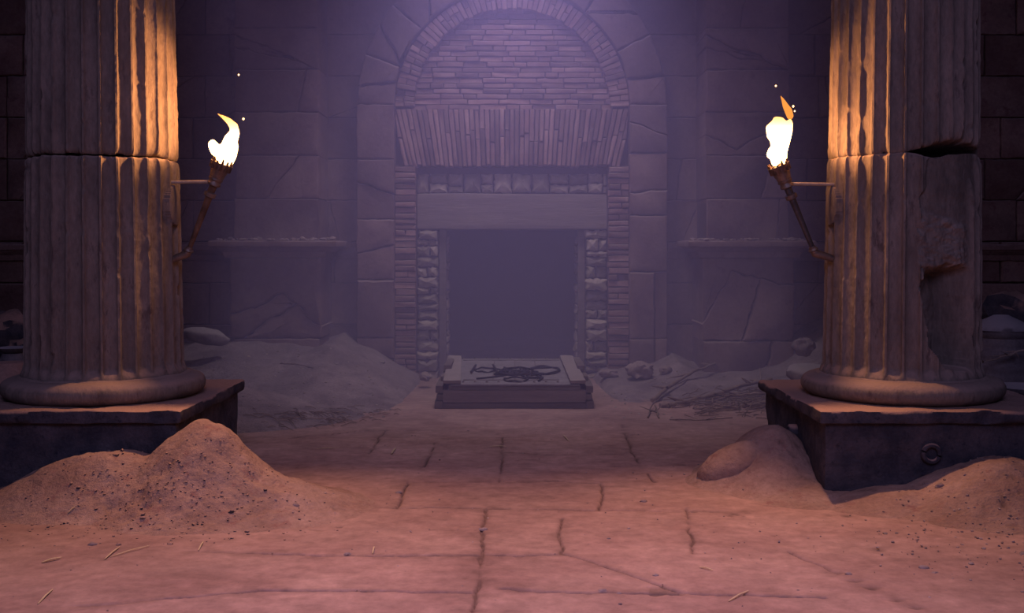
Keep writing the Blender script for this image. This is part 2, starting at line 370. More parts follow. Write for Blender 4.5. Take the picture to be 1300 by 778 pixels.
# ------------------------------------------------------------------ sand heaps
def heap(name, f, x0, x1, y0, y1, res, m, label, cut=None):
    xs = np.arange(x0, x1, res); ys = np.arange(y0, y1, res); X, Y = np.meshgrid(xs, ys); Z = f(X, Y)
    pits = sstep(.3, .55, fbm(X, Y, 22, 4, 16))*sstep(-.1, .3, fbm(X, Y, 25, 2, 2.0))*sstep(0, .05, Z)
    T = .5+.3*fbm(X, Y, 31, 4, 2.4)-.35*pits
    Z = Z-.012*pits
    Z = np.maximum(Z, -.05)
    n, k = X.shape; b = np.arange(n*k).reshape(n, k); keep = (Z > -.03)
    kk = keep[:-1, :-1] | keep[:-1, 1:] | keep[1:, 1:] | keep[1:, :-1]
    q = np.stack([b[:-1, :-1], b[:-1, 1:], b[1:, 1:], b[1:, :-1]], -1)[kk]
    used = np.unique(q); re = np.full(n*k, -1); re[used] = np.arange(len(used))
    V = np.stack([X, Y, Z], -1).reshape(-1, 3)[used]
    mb = MB(); mb.add(V.tolist(), re[q].tolist(), np.clip(T.reshape(-1)[used], -.3, 1.1).tolist())
    cx, cy = (x0+x1)/2, (y0+y1)/2
    return tag(mb.build(name, m, loc=(cx, cy, 0)), label, 'sand heap')
heap('sand_heap', h_left_heap, -4.6, -.3, 5.4, 7.5, .016, M['sand'], 'orange sand heap with pitted face against the left column pedestal')
heap('sand_heap', h_right_corner, .7, 3.0, 6.0, 9.2, .018, M['sand'], 'small peaked sand heap against the inner corner of the right pedestal')
heap('sand_heap', h_right_front, 1.3, 5.4, 5.2, 7.6, .018, M['sand'], 'broad sand heap banked against the front face of the right pedestal')
heap('sand_drift', h_left_drift, -7.5, -.86, 9.2, 13.38, .035, M['drift'], 'grey dust drift along the back wall left of the doorway')
heap('sand_drift', h_right_drift, .82, 7.5, 9.6, 13.38, .035, M['drift'], 'grey dust drift with branches along the back wall right of the doorway')

# ------------------------------------------------------------------ back wall
YW = 13.4
DOORX = .83; DOORTOP = 1.82
mb = MB()
def plainbox(mb, x0, x1, y0, y1, z0, z1, tint=.5):
    vs = [(x, y, z) for x in (x0, x1) for y in (y0, y1) for z in (z0, z1)]
    mb.add(vs, [(0,1,3,2),(4,6,7,5),(0,4,5,1),(2,3,7,6),(0,2,6,4),(1,5,7,3)], tint)
wall = MB()
plainbox(wall, -9, -DOORX-.1, YW, YW+.5, -.1, 6.2); plainbox(wall, DOORX+.1, 9, YW, YW+.5, -.1, 6.2)
plainbox(wall, -DOORX-.1, DOORX+.1, YW, YW+.5, DOORTOP+.2, 6.2)
wb = wall.build('wall_back', M['backing'], smooth=False); tag(wb, kind='structure')
blocks = MB()
CR = .512
z = 1.6+(315-202)/F*YW-CR*6
row = 0
while z < 6.1:
    for s in (-1, 1):
        # strip between pier and arch surround, behind
        q = rect(s*1.80, s*2.45, z, z+CR)
        if z > 3.2: q = rect(s*.2, s*2.45, z, z+CR)
        if rnd.random() < .35:
            for pc in split(q, rnd.uniform(.05, .2), rnd.uniform(.5, .7), .012): stone(blocks, pc, YW-.05, YW+.02, gap=.003, bev=.010)
        else: stone(blocks, q, YW-.05, YW+.02, gap=.005, bev=.012)
        # outer wall
        x = 3.0-(.35 if row % 2 else 0)
        while x < 8.8:
            wd = rnd.choice((.75, .95, 1.15)); q = rect(s*x, s*(x+wd), z, z+CR)
            if area2(q) < 0: q = q[::-1]
            yf = YW-.05+rnd.gauss(0, .008)
            if rnd.random() < .3:
                for pc in split(q, rnd.uniform(.02, .25), rnd.uniform(.5, .8), .015): stone(blocks, pc, yf+rnd.uniform(0, .02), YW+.02, gap=.003, bev=.012)
            else: stone(blocks, q, yf, YW+.02, gap=.006, bev=.014)
            x += wd
    z += CR; row += 1
blocks.build('masonry', M['block'], wb)
# string courses on the recessed outer wall
def moulding(mb, x0, x1, yb, prof, res=.05, capL=True, capR=True, seed=0, ret=0.0):
    """prof: list of (projection, z); wraps round both ends by ret (depth)"""
    n = max(2, int((x1-x0)/res)); vs = []; fs = []; m = len(prof)
    cols = []
    for pr, z in prof: pass
    path = []
    if ret: path += [('L', t) for t in np.linspace(1, 0, 6)[:-1]]
    path += [('F', t) for t in np.linspace(0, 1, n)]
    if ret: path += [('R', t) for t in np.linspace(0, 1, 6)[1:]]
    for kind, t in path:
        for pr, z in prof:
            if kind == 'F': x = x0-pr*(1 if ret else 0)+(x1-x0+(2*pr if ret else 0))*t; y = yb-pr
            elif kind == 'L': x = x0-pr; y = yb-pr+(ret+pr)*t
            else: x = x1+pr; y = yb-pr+(ret+pr)*t
            e = .012*mnoise.noise(Vector((x*5, y*5, seed+z*2)))+.006*mnoise.noise(Vector((x*14, y*14, seed+z*6)))
            e -= .05*max(0, mnoise.noise(Vector((x*6, y*6, z*5+seed+7)))-.25)
            if kind == 'F': y -= e
            elif kind == 'L': x -= e
            else: x += e
            vs.append((x, y, z+.006*mnoise.noise(Vector((x*6, z*3, seed)))))
    L = len(path)
    for i in range(L-1):
        for k in range(m-1): fs.append((i*m+k, (i+1)*m+k, (i+1)*m+k+1, i*m+k+1))
    fs.append(tuple(range(m))); fs.append(tuple((L-1)*m+k for k in range(m))[::-1])
    mb.add(vs, fs, .5)
ZC = P(0, 326, 12.5).z     # underside of the cornice
PROF = [(0, ZC-.02), (.085, ZC-.01), (.10, ZC+.03), (.105, ZC+.055), (.125, ZC+.06), (.145, ZC+.085), (.185, ZC+.10), (.19, ZC+.115), (.235, ZC+.12), (.24, ZC+.17), (.225, ZC+.188), (0, ZC+.19)]
for i, s in enumerate((-1, 1)):
    mb = MB(); x0, x1 = sorted((s*3.27, s*8.5)); moulding(mb, x0, x1, YW-.04, [(p*.8, z-.04) for p, z in PROF], seed=4+i)
    tag(mb.build('trim_%d' % (1+i), M['block']), kind='structure')
    mb = MB(); x0, x1 = sorted((s*1.92, s*2.26)); moulding(mb, x0, x1, YW-.04, [(p*.35, z-.02) for p, z in PROF], seed=14+i)
    tag(mb.build('trim_%d' % (3+i), M['block']), kind='structure')

# ------------------------------------------------------------------ hall side walls (outside the picture) and passage behind the doorway
for s, nm in ((-1, 'wall_left'), (1, 'wall_right')):
    mb = MB(); x0, x1 = sorted((s*8.6, s*9.0)); plainbox(mb, x0, x1, -3, YW+.5, -.1, 6.2); tag(mb.build(nm, M['block'], smooth=False), kind='structure')
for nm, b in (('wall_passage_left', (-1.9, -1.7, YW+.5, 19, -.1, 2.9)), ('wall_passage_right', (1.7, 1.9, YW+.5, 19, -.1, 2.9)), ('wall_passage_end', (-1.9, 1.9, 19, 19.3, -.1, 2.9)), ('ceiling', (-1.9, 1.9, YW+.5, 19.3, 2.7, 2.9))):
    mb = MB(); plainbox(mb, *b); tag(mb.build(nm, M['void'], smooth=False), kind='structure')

# ------------------------------------------------------------------ piers with cornices
def pier(s, label, seed):
    rnd.seed(seed)
    root = empty('stone_pier', (s*2.77, 12.9, 0), label, 'pier', None)
    YP = 12.7
    sh = MB(); cr = .503; z = ZC+.16; top = 6.1
    a, b = sorted((s*2.271, s*3.272))
    # core so that joints are dark
    core = MB(); plainbox(core, a+.02, b-.02, YP+.03, YW+.02, ZC+.1, top)
    lines = [1.6+(315-v)/F*YP for v in (252, 197, 142, 88, 35)]
    zs = [ZC+.17]+lines+[lines[-1]+.51*k for k in (1, 2, 3)]
    for i in range(len(zs)-1):
        z0, z1 = zs[i], zs[i+1]; q = rect(a+rnd.gauss(0, .008), b+rnd.gauss(0, .008), z0, z1)
        kind = ('none', 'cr', 'none', 'cr', 'br', 'none', 'none', 'cr')[i % 8] if s < 0 else ('cr', 'cr', 'x', 'none', 'br', 'cr', 'none', 'cr')[i % 8]
        if kind == 'none': stone(sh, q, YP, YW, gap=.004, bev=.018, jit=.005)
        elif kind == 'cr':
            for pc in split(q, rnd.uniform(.04, .30), rnd.uniform(.52, .72), .02): stone(sh, pc, YP+rnd.uniform(0, .012), YW, gap=.0035, bev=.014, jit=.003)
        elif kind == 'br':
            p1, p2 = split(q, .33, .86, .03); stone(sh, p2, YP, YW, gap=.004, bev=.02)
            r1, r2 = split(p1, .1, .5, .03)
            for pc in (r1, r2): stone(sh, pc, YP+.012, YW, gap=.005, bev=.022, jit=.006)
        else:
            p1, p2 = split(q, .48, .92, .02, mid=(a+.38, z0+.06)); stone(sh, p1, YP, YW, gap=.004, bev=.016); stone(sh, p2, YP+.01, YW, gap=.004, bev=.016)
    sh.build('pier_shaft', M['block'], root); core.build('core', M['backing'], root, smooth=False)
    c = MB(); moulding(c, a, b, YP-.02, PROF, seed=seed, ret=.72); c.build('cornice', M['block'], root)
    # base
    bs = MB(); YB = 12.62; a2, b2 = a-.04, b+.04
    zb = [.2, 1.6+(315-(430 if s < 0 else 463))/F*YB, 1.6+(315-(386 if s < 0 else 433))/F*YB, ZC]
    core2 = MB(); plainbox(core2, a2+.05, b2-.05, YB+.09, YW+.02, 0, ZC); core2.build('core', M['backing'], root, smooth=False)
    big = rect(a2, b2, zb[1], ZC-.005)
    if s < 0:
        p1, p2 = split(big, .30, .93, .03, mid=(a2+.62, ZC-.42))      # flaked-off face
        stone(bs, p1 if area_c(p1)[1] > area_c(p2)[1] else p2, YB, YW, gap=.003, bev=.03, jit=.005)
        low = p2 if area_c(p1)[1] > area_c(p2)[1] else p1
        l1, l2 = split(low, .15, .62, .035)
        stone(bs, l1, YB+.045, YW, gap=.004, bev=.03, jit=.008, rounds=.012); stone(bs, l2, YB+.015, YW, gap=.004, bev=.03, jit=.006)
        stone(bs, rect(a2+.05, b2-.02, 0, zb[1]), YB+.02, YW)
    else:
        mid = rect(a2, b2, zb[2], ZC-.005); p1, p2 = split(mid, .42, .95, .03, mid=(a2+.35, ZC-.16))
        hi, lo = (p1, p2) if area_c(p1)[1] > area_c(p2)[1] else (p2, p1)
        stone(bs, hi, YB+.03, YW, gap=.003, bev=.02); 
        l1, l2 = split(lo, .12, .63, .03); stone(bs, l1, YB, YW, gap=.004, bev=.025, jit=.006); stone(bs, l2, YB+.012, YW, gap=.004, bev=.025, jit=.006)
        q = rect(a2, b2, -.05, zb[2]); l1, l2 = split(q, .2, .58, .02)
        stone(bs, l1, YB+.01, YW, gap=.004, bev=.02); stone(bs, l2, YB, YW, gap=.004, bev=.02)
    bs.build('pier_base', M['block'], root)
    # rubble lying on the cornice
    rb = MB()
    for i in range(110):
        x = rnd.uniform(a-.18, b+.2); y = rnd.uniform(12.46, 12.67); r = rnd.uniform(.010, .034)*(1.5 if rnd.random() < .1 else 1)
        pebble(rb, (x, y, ZC+.19+r*.4), r, rnd)
    tag(rb.build('rubble', M['rock'], loc=((a+b)/2, 12.6, ZC+.18)), 'pale crumbled rubble on the cornice of the %s pier' % ('left' if s < 0 else 'right'), 'rubble', kind='stuff')
def area_c(p): return (sum(x for x, _ in p)/len(p), sum(z for _, z in p)/len(p))
_t = (1+5**.5)/2
ICO = [Vector(v).normalized() for v in ((-1,_t,0),(1,_t,0),(-1,-_t,0),(1,-_t,0),(0,-1,_t),(0,1,_t),(0,-1,-_t),(0,1,-_t),(_t,0,-1),(_t,0,1),(-_t,0,-1),(-_t,0,1))]
ICF = [(0,11,5),(0,5,1),(0,1,7),(0,7,10),(0,10,11),(1,5,9),(5,11,4),(11,10,2),(10,7,6),(7,1,8),(3,9,4),(3,4,2),(3,2,6),(3,6,8),(3,8,9),(4,9,5),(2,4,11),(6,2,10),(8,6,7),(9,8,1)]
def pebble(mb, c, r, rg, sq=.65):
    c = Vector(c); sx, sy, sz = rg.uniform(.7, 1.3), rg.uniform(.7, 1.2), sq*rg.uniform(.7, 1.2)
    mb.add([c+Vector((v.x*sx, v.y*sy, v.z*sz))*r*rg.uniform(.8, 1.15) for v in ICO], ICF, rg.random())
def rock_mesh(c, r, seed, sq=(1, 1, .7), sub=3, amp=.35, freq=1.6, tilt=0):
    import bmesh
    bm = bmesh.new(); bmesh.ops.create_icosphere(bm, subdivisions=sub, radius=1)
    mb = MB(); vs = []
    for v in bm.verts:
        n = mnoise.fractal(v.co*freq+Vector((seed, seed*2.3, 0)), .6, 2, 4); q = v.co*(1+amp*n)
        q = Vector((q.x*sq[0], q.y*sq[1], q.z*sq[2]))*r
        q = Vector((q.x*math.cos(tilt)-q.z*math.sin(tilt), q.y, q.x*math.sin(tilt)+q.z*math.cos(tilt)))
        vs.append(q+Vector(c))
    mb.add(vs, [tuple(x.index for x in f.verts) for f in bm.faces], .5); bm.free(); return mb
pier(-1, 'left stone pier with dusty cornice and flaked base, behind the left torch', 11)
pier(1, 'right stone pier with dusty cornice and diagonal cracks, behind the right torch', 23)

# ------------------------------------------------------------------ stone arch surround
rnd.seed(5)
YS = 13.06; k_ = YS/F
ZA = 1.6+(315-132)*k_; RO = 198*k_; RI = 148*k_; XL = RO
root = empty('stone_arch', (0, YS, 0), 'large cracked stone blocks framing the brick arch of the doorway', 'arch')
mb = MB()
def arcpoly(a0, a1, r0, r1, n=8):
    o = [(r1*math.cos(R(a0+(a1-a0)*i/n)), ZA+r1*math.sin(R(a0+(a1-a0)*i/n))) for i in range(n+1)]
    return o+[(r0*math.cos(R(a1-(a1-a0)*i/n)), ZA+r0*math.sin(R(a1-(a1-a0)*i/n))) for i in range(n+1)]
for angs in ((0, 27, 52, 71, 90), (180, 161, 140, 112, 90)):
    for i in range(4):
        a0, a1 = sorted((angs[i], angs[i+1])); q = arcpoly(a0, a1, RI+.01, RO)
        if i < 3:
            p1, p2 = split(q, rnd.uniform(.05, .2), rnd.uniform(.52, .75), .02)
            stone(mb, p1, YS+rnd.uniform(0, .03), YW+.02, gap=.006, bev=.025, jit=.006); stone(mb, p2, YS+rnd.uniform(0, .05), YW+.02, gap=.006, bev=.025, jit=.006)
        else: stone(mb, q, YS, YW+.02, gap=.006, bev=.025, jit=.005)
def zc(v): return 1.6+(315-v)*k_
for s, ls in ((-1, (132, 202, 278, 355, 429, 492)), (1, (132, 194, 273, 345, 430, 492))):
    for i in range(5):
        z1, z0 = zc(ls[i]), zc(ls[i+1]); a, b = sorted((s*(RI+.01), s*RO)); q = rect(a, b, max(z0, -.05), z1)
        c = (('n', 'd', 'd', 'n', 'd') if s < 0 else ('d', 'd', 'n', 'v', 'v'))[i]
        if c == 'n': stone(mb, q, YS, YW+.02, gap=.004, bev=.02, jit=.004)
        elif c == 'd':
            for pc in split(q, rnd.uniform(.3, .45), rnd.uniform(.78, .92), .018): stone(mb, pc, YS+rnd.uniform(0, .015), YW+.02, gap=.0045, bev=.016)
        else:
            x = a+(b-a)*.66; stone(mb, rect(a, x, q[0][1], q[2][1]), YS, YW+.02, gap=.003, bev=.016); stone(mb, rect(x, b, q[0][1], q[2][1]), YS+.03, YW+.02, gap=.003, bev=.016)
mb.build('surround_blocks', M['block'], root)

# ------------------------------------------------------------------ brick portal
root = empty('brick_arch', (0, 13.15, 0), 'red brick arch with blind brick tympanum over the dark doorway', 'arch')
YB = 13.14; kb = YB/F; ZB = 1.6+(315-135)*kb; ro = 149*kb; ri = 124*kb
mb = MB(); n = 62
for i in range(n):
    a0, a1 = 180*i/n, 180*(i+1)/n
    def pt(a, r): return (r*math.cos(R(a)), ZB+r*math.sin(R(a)))
    e = rnd.gauss(0, .006); yf = YB+rnd.gauss(0, .008)
    if rnd.random() < .45:
        m_ = ri+(ro-ri)*rnd.uniform(.4, .65)
        stone(mb, [pt(a0, ri+e), pt(a0, m_), pt(a1, m_), pt(a1, ri+e)], yf, YW, gap=.003, bev=.008, step=.1, jit=.0015); stone(mb, [pt(a0, m_), pt(a0, ro), pt(a1, ro), pt(a1, m_)], yf+rnd.gauss(0, .006), YW, gap=.003, bev=.008, step=.1, jit=.0015)
    else: stone(mb, [pt(a0, ri+e), pt(a0, ro), pt(a1, ro), pt(a1, ri+e)], yf, YW, gap=.003, bev=.008, step=.1, jit=.0015)
mb.build('arch_ring', M['brick'], root)
mb = MB(); YT = 13.24; h = .0655; z = ZB-.03; j = 0
while z < ZB+ri:
    hw = math.sqrt(max(0, (ri+.05)**2-max(0, z-ZB)**2)); x = -hw-rnd.uniform(0, .2)
    while x < hw:
        wd = rnd.choice((.16, .28, .33, .38)); x1 = min(x+wd, hw)
        if x1-max(x, -hw) > .03: stone(mb, rect(max(x, -hw), x1, z, z+h), YT+rnd.gauss(0, .006), YW, gap=.004, bev=.007, step=.12, jit=.002)
        x += wd
    z += h
mb.build('tympanum', M['brick'], root)
mb = MB(); n = 47; zt = ZB-.03; zb = 1.6+(315-211)*kb; tw = 150*kb; bw = 142*kb
for i in range(n):
    u0, u1 = -1+2*i/n, -1+2*(i+1)/n; e = rnd.gauss(0, .008)
    def pt(u, t):      # t 0 bottom .. 1 top, fan out at the ends
        return (u*(bw+(tw-bw)*t)+.10*(abs(u)**2)*(t-.5)*(1 if u > 0 else -1), zb+(zt-zb)*t)
    cuts = [0, 1] if rnd.random() < .3 else sorted([0, rnd.uniform(.35, .65), 1])
    for c0, c1 in zip(cuts, cuts[1:]):
        q = [pt(u0, c0), pt(u1, c0), pt(u1, c1), pt(u0, c1)]
        if c0 == 0: q = [(q[0][0], q[0][1]+e), (q[1][0], q[1][1]+e)]+q[2:]
        q = [(min(max(x, -tw), tw), z) for x, z in q]
        stone(mb, q, YB+rnd.gauss(0, .008), YW, gap=.0045, bev=.008, step=.1, jit=.002)
mb.build('flat_arch', M['brick'], root)
for s in (-1, 1):
    mb = MB(); z = zb
    a, b = sorted((s*122*kb, s*149*kb))
    while z > -.05:
        h = rnd.choice((.066, .072, .078)); q = rect(a+rnd.gauss(0, .005), b, z-h, z)
        if rnd.random() < .2:
            xm = a+(b-a)*rnd.uniform(.35, .65); stone(mb, rect(a, xm, z-h, z), YB+rnd.gauss(0, .01), YW, gap=.005, bev=.010, step=.1); stone(mb, rect(xm, b, z-h, z), YB+rnd.gauss(0, .01), YW, gap=.005, bev=.010, step=.1)
        else: stone(mb, q, YB+rnd.gauss(0, .011), YW, gap=.005, bev=.010, step=.1, jit=.002)
        z -= h
    mb.build('brick_jamb', M['brick'], root)
mb = MB(); plainbox(mb, -ro, ro, 13.30, YW, zb, ZB+.05); plainbox(mb, -ro, -122*kb, 13.2, YW, 0, zb+.02); plainbox(mb, 122*kb, ro, 13.2, YW, 0, zb+.02)
o = mb.build('mortar', M['backing'], root, smooth=False)

# ------------------------------------------------------------------ doorway
root = empty('doorway', (0, 13.3, 0), 'fieldstone doorway with timber lintel beam inside the brick arch', 'doorway')
YD = 13.27; kd = YD/F
mb = MB(); z1 = 1.6+(315-220)*kd; z0 = 1.6+(315-245)*kd; x = -121*kd
while x < 121*kd:
    wd = rnd.uniform(.10, .26); sp = rnd.uniform(.35, .65); zm = z0+(z1-z0)*sp
    x1 = min(x+wd, 121*kd)
    if rnd.random() < .5: stone(mb, rect(x, x1, z0, z1), YD+rnd.gauss(0, .015), YW+.05, gap=.007, bev=.03, step=.035, jit=.006, rounds=.02)
    else:
        for q in (rect(x, x1, z0, zm), rect(x, x1, zm, z1)): stone(mb, q, YD+rnd.gauss(0, .015), YW+.05, gap=.006, bev=.022, step=.03, jit=.005, rounds=.012)
    x = x1
mb.build('rubble_course', M['field'], root)
mb = MB(); rockbox(mb, -121*kd, 121*kd, YD-.03, YW+.3, 1.6+(315-291)*kd, 1.6+(315-246)*kd, res=.035, bev=.02, amp=.012, freq=3, seed=2)
mb.build('lintel_beam', M['wood'], root)
for s in (-1, 1):
    mb = MB(); z = 1.6+(315-292)*kd; a, b = sorted((s*94*kd, s*121*kd))
    while z > -.05:
        h = rnd.uniform(.07, .15)
        if rnd.random() < .4:
            xm = a+(b-a)*rnd.uniform(.35, .65)
            for q in (rect(a, xm, z-h, z), rect(xm, b, z-h, z)): stone(mb, q, YD+rnd.gauss(0, .02), YW+.3, gap=.007, bev=.025, step=.03, jit=.006, rounds=.015)
        else: stone(mb, rect(a+rnd.gauss(0, .01), b, z-h, z), YD+rnd.gauss(0, .02), YW+.3, gap=.007, bev=.028, step=.035, jit=.007, rounds=.02)
        z -= h
    mb.build('fieldstone_jamb', M['field'], root)
    mb = MB(); a, b = sorted((s*84*kd, s*93*kd)); rockbox(mb, a, b, YD+.08, YD+.20, -.02, 1.6+(315-290)*kd, res=.03, bev=.01, amp=.006, freq=4, seed=s)
    mb.build('door_post', M['darkwood'], root)
    mb = MB(); z = 1.75
    while z > 0:
        h = rnd.uniform(.07, .16); a, b = sorted((s*(84*kd-rnd.uniform(0, .03)), s*1.2)); stone(mb, rect(a, b, z-h, z), YD+.30+rnd.gauss(0, .02), YD+.62, gap=.006, bev=.03, step=.04, jit=.007, rounds=.015); z -= h
    mb.build('inner_jamb', M['field'], root)

# ------------------------------------------------------------------ columns
NF = 30
def flute(th):                                # 0 on the ridge, 1 in the hollow
    t = (th*NF/(2*math.pi)) % 1.0
    u = np.abs(t-.5)*2; return np.sqrt(np.clip(1-(u/.86)**2, 0, 1))
def column(name_label, ax, ay, s, dmg, seed, group=None):
    root = empty('fluted_column', (ax, ay, .57), name_label, 'column')
    ZB0, ZS, ZT = .72, 2.215, 5.6
    nth = 480; th = np.linspace(0, 2*math.pi, nth+1)
    def rad(z): return .531-.0125*(z-ZB0)
    def axx(z): return ax-s*(-.010)*(z-ZB0)     # slight lean
    def shaft(z0f, z1f, nz, which):
        tt = np.linspace(0, 1, nz); TH, TT = np.meshgrid(th, tt)
        z0 = z0f(TH); z1 = z1f(TH); Z = z0+(z1-z0)*TT
        cx, sx = np.cos(TH), np.sin(TH)
        R0 = rad(Z)-(.0 if which == 'low' else .006)
        wear = sstep(.0, .6, fbm(cx*2, sx*2, Z+seed, 3, 1.3))
        r = R0-.031*flute(TH)*(1-.35*wear)
        ridge = 1-flute(TH)
        r = r+.006*fbm(cx*R0, sx*R0, Z*.8+seed, 4, 22)-ridge*.014*sstep(.25, .6, fbm(cx*R0, sx*R0, Z+seed*3, 3, 7))
        tint = .5+.35*fbm(cx*2, sx*2, Z*.5+seed, 4, 1.1)
        # run-out of the flutes into the base
        if which == 'low':
            e = sstep(.09, .0, Z-ZB0); r = r+e*(.02+.031*flute(TH))
        # worn arris next to the joint
        for zf in ((z1,) if which == 'low' else (z0,)):
            dj = np.abs(Z-zf); r = r-.018*np.exp(-dj/.012)-.02*np.exp(-dj/.03)*sstep(.1, .5, fbm(cx*3, sx*3, seed*2., 2, 4))
        # leaf shaped swelling beside the torch
        a0 = -math.pi/2 + s*(-1)*0
        tb = R(LUMP[0]) if s < 0 else R(LUMP[1]); da = (TH-tb+math.pi) % (2*math.pi)-math.pi
        if which == 'low':
            g = np.exp(-((da/.16)**2+((Z-1.90)/.125)**2)**2); r = np.where(g > .2, np.maximum(r, R0+.022*np.sqrt(g)), r)
            r = r-.03*np.exp(-(((da-s*.24)/.05)**2+((Z-1.86)/.16)**2))
        if dmg:
            A = (TH-R(DMG0)+math.pi) % (2*math.pi)-math.pi      # angle to the camera-facing line, + towards image right
            px = 1142+97*np.sin(np.clip(A, -1.5, 1.5)); py = 315-(Z-1.6)/(7.2)*F
            vis = np.cos(A) > 0
            jag = 4.5*fbm(px*.05, py*.05, 3., 4, 1.6)
            if which == 'low':
                left = np.interp(py, [195, 205, 235, 260, 345, 400, 440, 466, 470], [1180, 1172, 1170, 1163, 1163, 1170, 1180, 1196, 1215])
                right = np.interp(py, [195, 205, 260, 300, 340, 440, 466], [1236, 1236, 1226, 1221, 1224, 1226, 1222])
                m = sstep(-1.5, 1.5, px+jag-left)*sstep(-4, 8, right-px+jag*(.3+.9*sstep(345, 325, py)))*sstep(472, 466, py+jag)*vis
                depth = .045+.02*sstep(250, 265, py)*0
                cav = sstep(335, 352, py+jag*1.5)*sstep(1166, 1176, px+jag)
                rub = sstep(262, 272, py+jag+ (px-1163)*-.35)*(1-cav)
                rin = R0-.040+.008*fbm(px*.06, py*.06, 1., 4, 1.5)
                rin = rin+rub*(.012+.030*fbm(px*.07, py*.09, 9., 4, 1.3))-cav*(.22+.02*fbm(px*.05, py*.05, 2, 3, 1.))
                rin = rin+sstep(430, 462, py-(px-1226)*-.6-18)*cav*.16
                r = r*(1-m)+rin*m; tint = tint*(1-m)+m*(.35+.5*rub+.3*fbm(px*.05, py*.05, 7, 3, 1))
            
        C = axx(Z)+r*cx; S = ay+r*sx
        mb = MB(); grid(mb, C, S, Z, tint)
        # closing faces at the joint, drawn in to the centre
        ridx = (nz-1) if which == 'low' else 0
        for k in (.9, .0):
            pass
        base = len(mb.v); zt = z1[0] if which == 'low' else z0[0]
        ring = [(ridx*(nth+1)+i) for i in range(nth+1)]
        zc_ = float(np.mean(zt)); inner = [(float(axx(zt[i])+.40*math.cos(th[i])), float(ay+.40*math.sin(th[i])), float(zt[i]*.6+zc_*.4-(.01 if which == 'low' else -.01))) for i in range(nth+1)]
        mb.add(inner+[(float(axx(zc_)), ay, zc_)], [], .3)
        ib = base
        for i in range(nth):
            f = (ring[i], ring[i+1], ib+i+1, ib+i); mb.f.append(f if which == 'low' else f[::-1])
            f = (ib+i, ib+i+1, ib+nth+1); mb.f.append(f if which == 'low' else f[::-1])
        return mb
    def joint(TH, up):
        c, s_ = np.cos(TH), np.sin(TH)
        z = ZS+.012*fbm(c*2, s_*2, seed*1., 3, 1.5)+.004*fbm(c*5, s_*5, seed*1., 3, 3)
        if up: z = z+.010+.010*sstep(.1, .4, fbm(c*4, s_*4, seed+3., 2, 3))
        if dmg:
            A = (TH-R(DMG0)+math.pi) % (2*math.pi)-math.pi; px = 1142+97*np.sin(np.clip(A, -1.5, 1.5)); vis = np.cos(A) > -.1
            if up:
                d = np.interp(px, [1135, 1150, 1180, 1200, 1215, 1232, 1240], [0, .014, .035, .060, .055, .030, .012])
                z = z+(d+.016*np.abs(((TH*NF/(2*math.pi)) % 1.0)-.5)*sstep(1140, 1170, px))*vis+.03*vis*sstep(1130, 1200, px)
            else:
                d = np.interp(px, [1110, 1140, 1160, 1185, 1200, 1239], [.012, .022, .012, -.025, .005, .012]); z = z+(d+.004)*vis
        return z
    m = M['column']
    shaft(lambda t: ZB0-.02+0*t, lambda t: joint(t, False), 330, 'low').build('lower_drum', m, root)
    shaft(lambda t: joint(t, True), lambda t: ZT+0*t, 420, 'up').build('upper_drum', m, root)
    mb = MB(); prof = []
    for i in range(15):
        a = -math.pi/2+math.pi*i/14; prof.append((.645+.088*math.cos(a)*.95-.06, .072*math.sin(a)))
    nth2 = 160; th2 = np.linspace(0, 2*math.pi, nth2+1)
    pr = [(0.0, .57), (.52, .565), (.60, .572)]+[(.592+.088*math.cos(a), .642+.072*math.sin(a)) for a in np.linspace(-1.35, 1.35, 14)]+[(.585, .722), (.572, .716), (.556, .728), (.50, .735)]
    TH, RR = np.meshgrid(th2, [p[0] for p in pr]); _, ZZ = np.meshgrid(th2, [p[1] for p in pr])
    n_ = fbm(np.cos(TH)*2, np.sin(TH)*2, ZZ*3+seed, 4, 2.2)
    RR = RR*(1+.010*n_); ZZ = ZZ+.006*n_
    grid(mb, ax+RR*np.cos(TH), ay+RR*np.sin(TH), ZZ, .5+.2*n_)
    mb.build('torus_base', M['column'], root)
    return root
AXL, AXR, AY = -2.86, 2.735, 7.6
LUMP = (-6, 186); DMG0 = math.degrees(math.atan2(-AY, -AXR))
column('left fluted column, complete, with one thin joint crack', AXL, AY, -1, False, 3)
column('right fluted column with a wide gap and broken-out hollow', AXR, AY, 1, True, 8)

# ------------------------------------------------------------------ pedestals
def pedestal(s, label, x0, x1, seed):
    root = empty('column_pedestal', ((x0+x1)/2, 7.62, 0), label, 'pedestal')
    mb = MB(); rockbox(mb, x0, x1, 6.86, 8.42, -.1, .50, res=.026, bev=.02, amp=.026, freq=5, seed=seed); mb.build('pedestal_body', M['pedestal'], root)
    mb = MB(); rockbox(mb, x0-.045, x1+.045, 6.81, 8.47, .488, .572, res=.022, bev=.022, amp=.010, freq=7, edge=.035, seed=seed+1); mb.build('cap_slab', M['pedestal'], root)
    return root
pedestal(-1, 'dark stone pedestal with ragged cap under the left column', -3.72, -2.135, 2)
pr_ = pedestal(1, 'dark stone pedestal with a round socket, under the right column', 1.985, 3.56, 5)
mb = MB(); c = P(1183, 576, 6.84)
ringp = [Vector((c.x+.052*math.cos(a), 6.845, c.z+.052*math.sin(a))) for a in np.linspace(0, 2*math.pi, 33)]
tube(mb, ringp, .016, 8); mb.build('socket_ring', M['pedestal'], pr_)
mb = MB(); c = P(1003, 548, 7.6); lathe(mb, (1.99, 7.55, .32), (1.93, 7.55, .32), [(0, .05), (.8, .05), (1, .038), (1, .03), (.3, .028)], 20); mb.build('socket_ring', M['pedestal'], pr_)

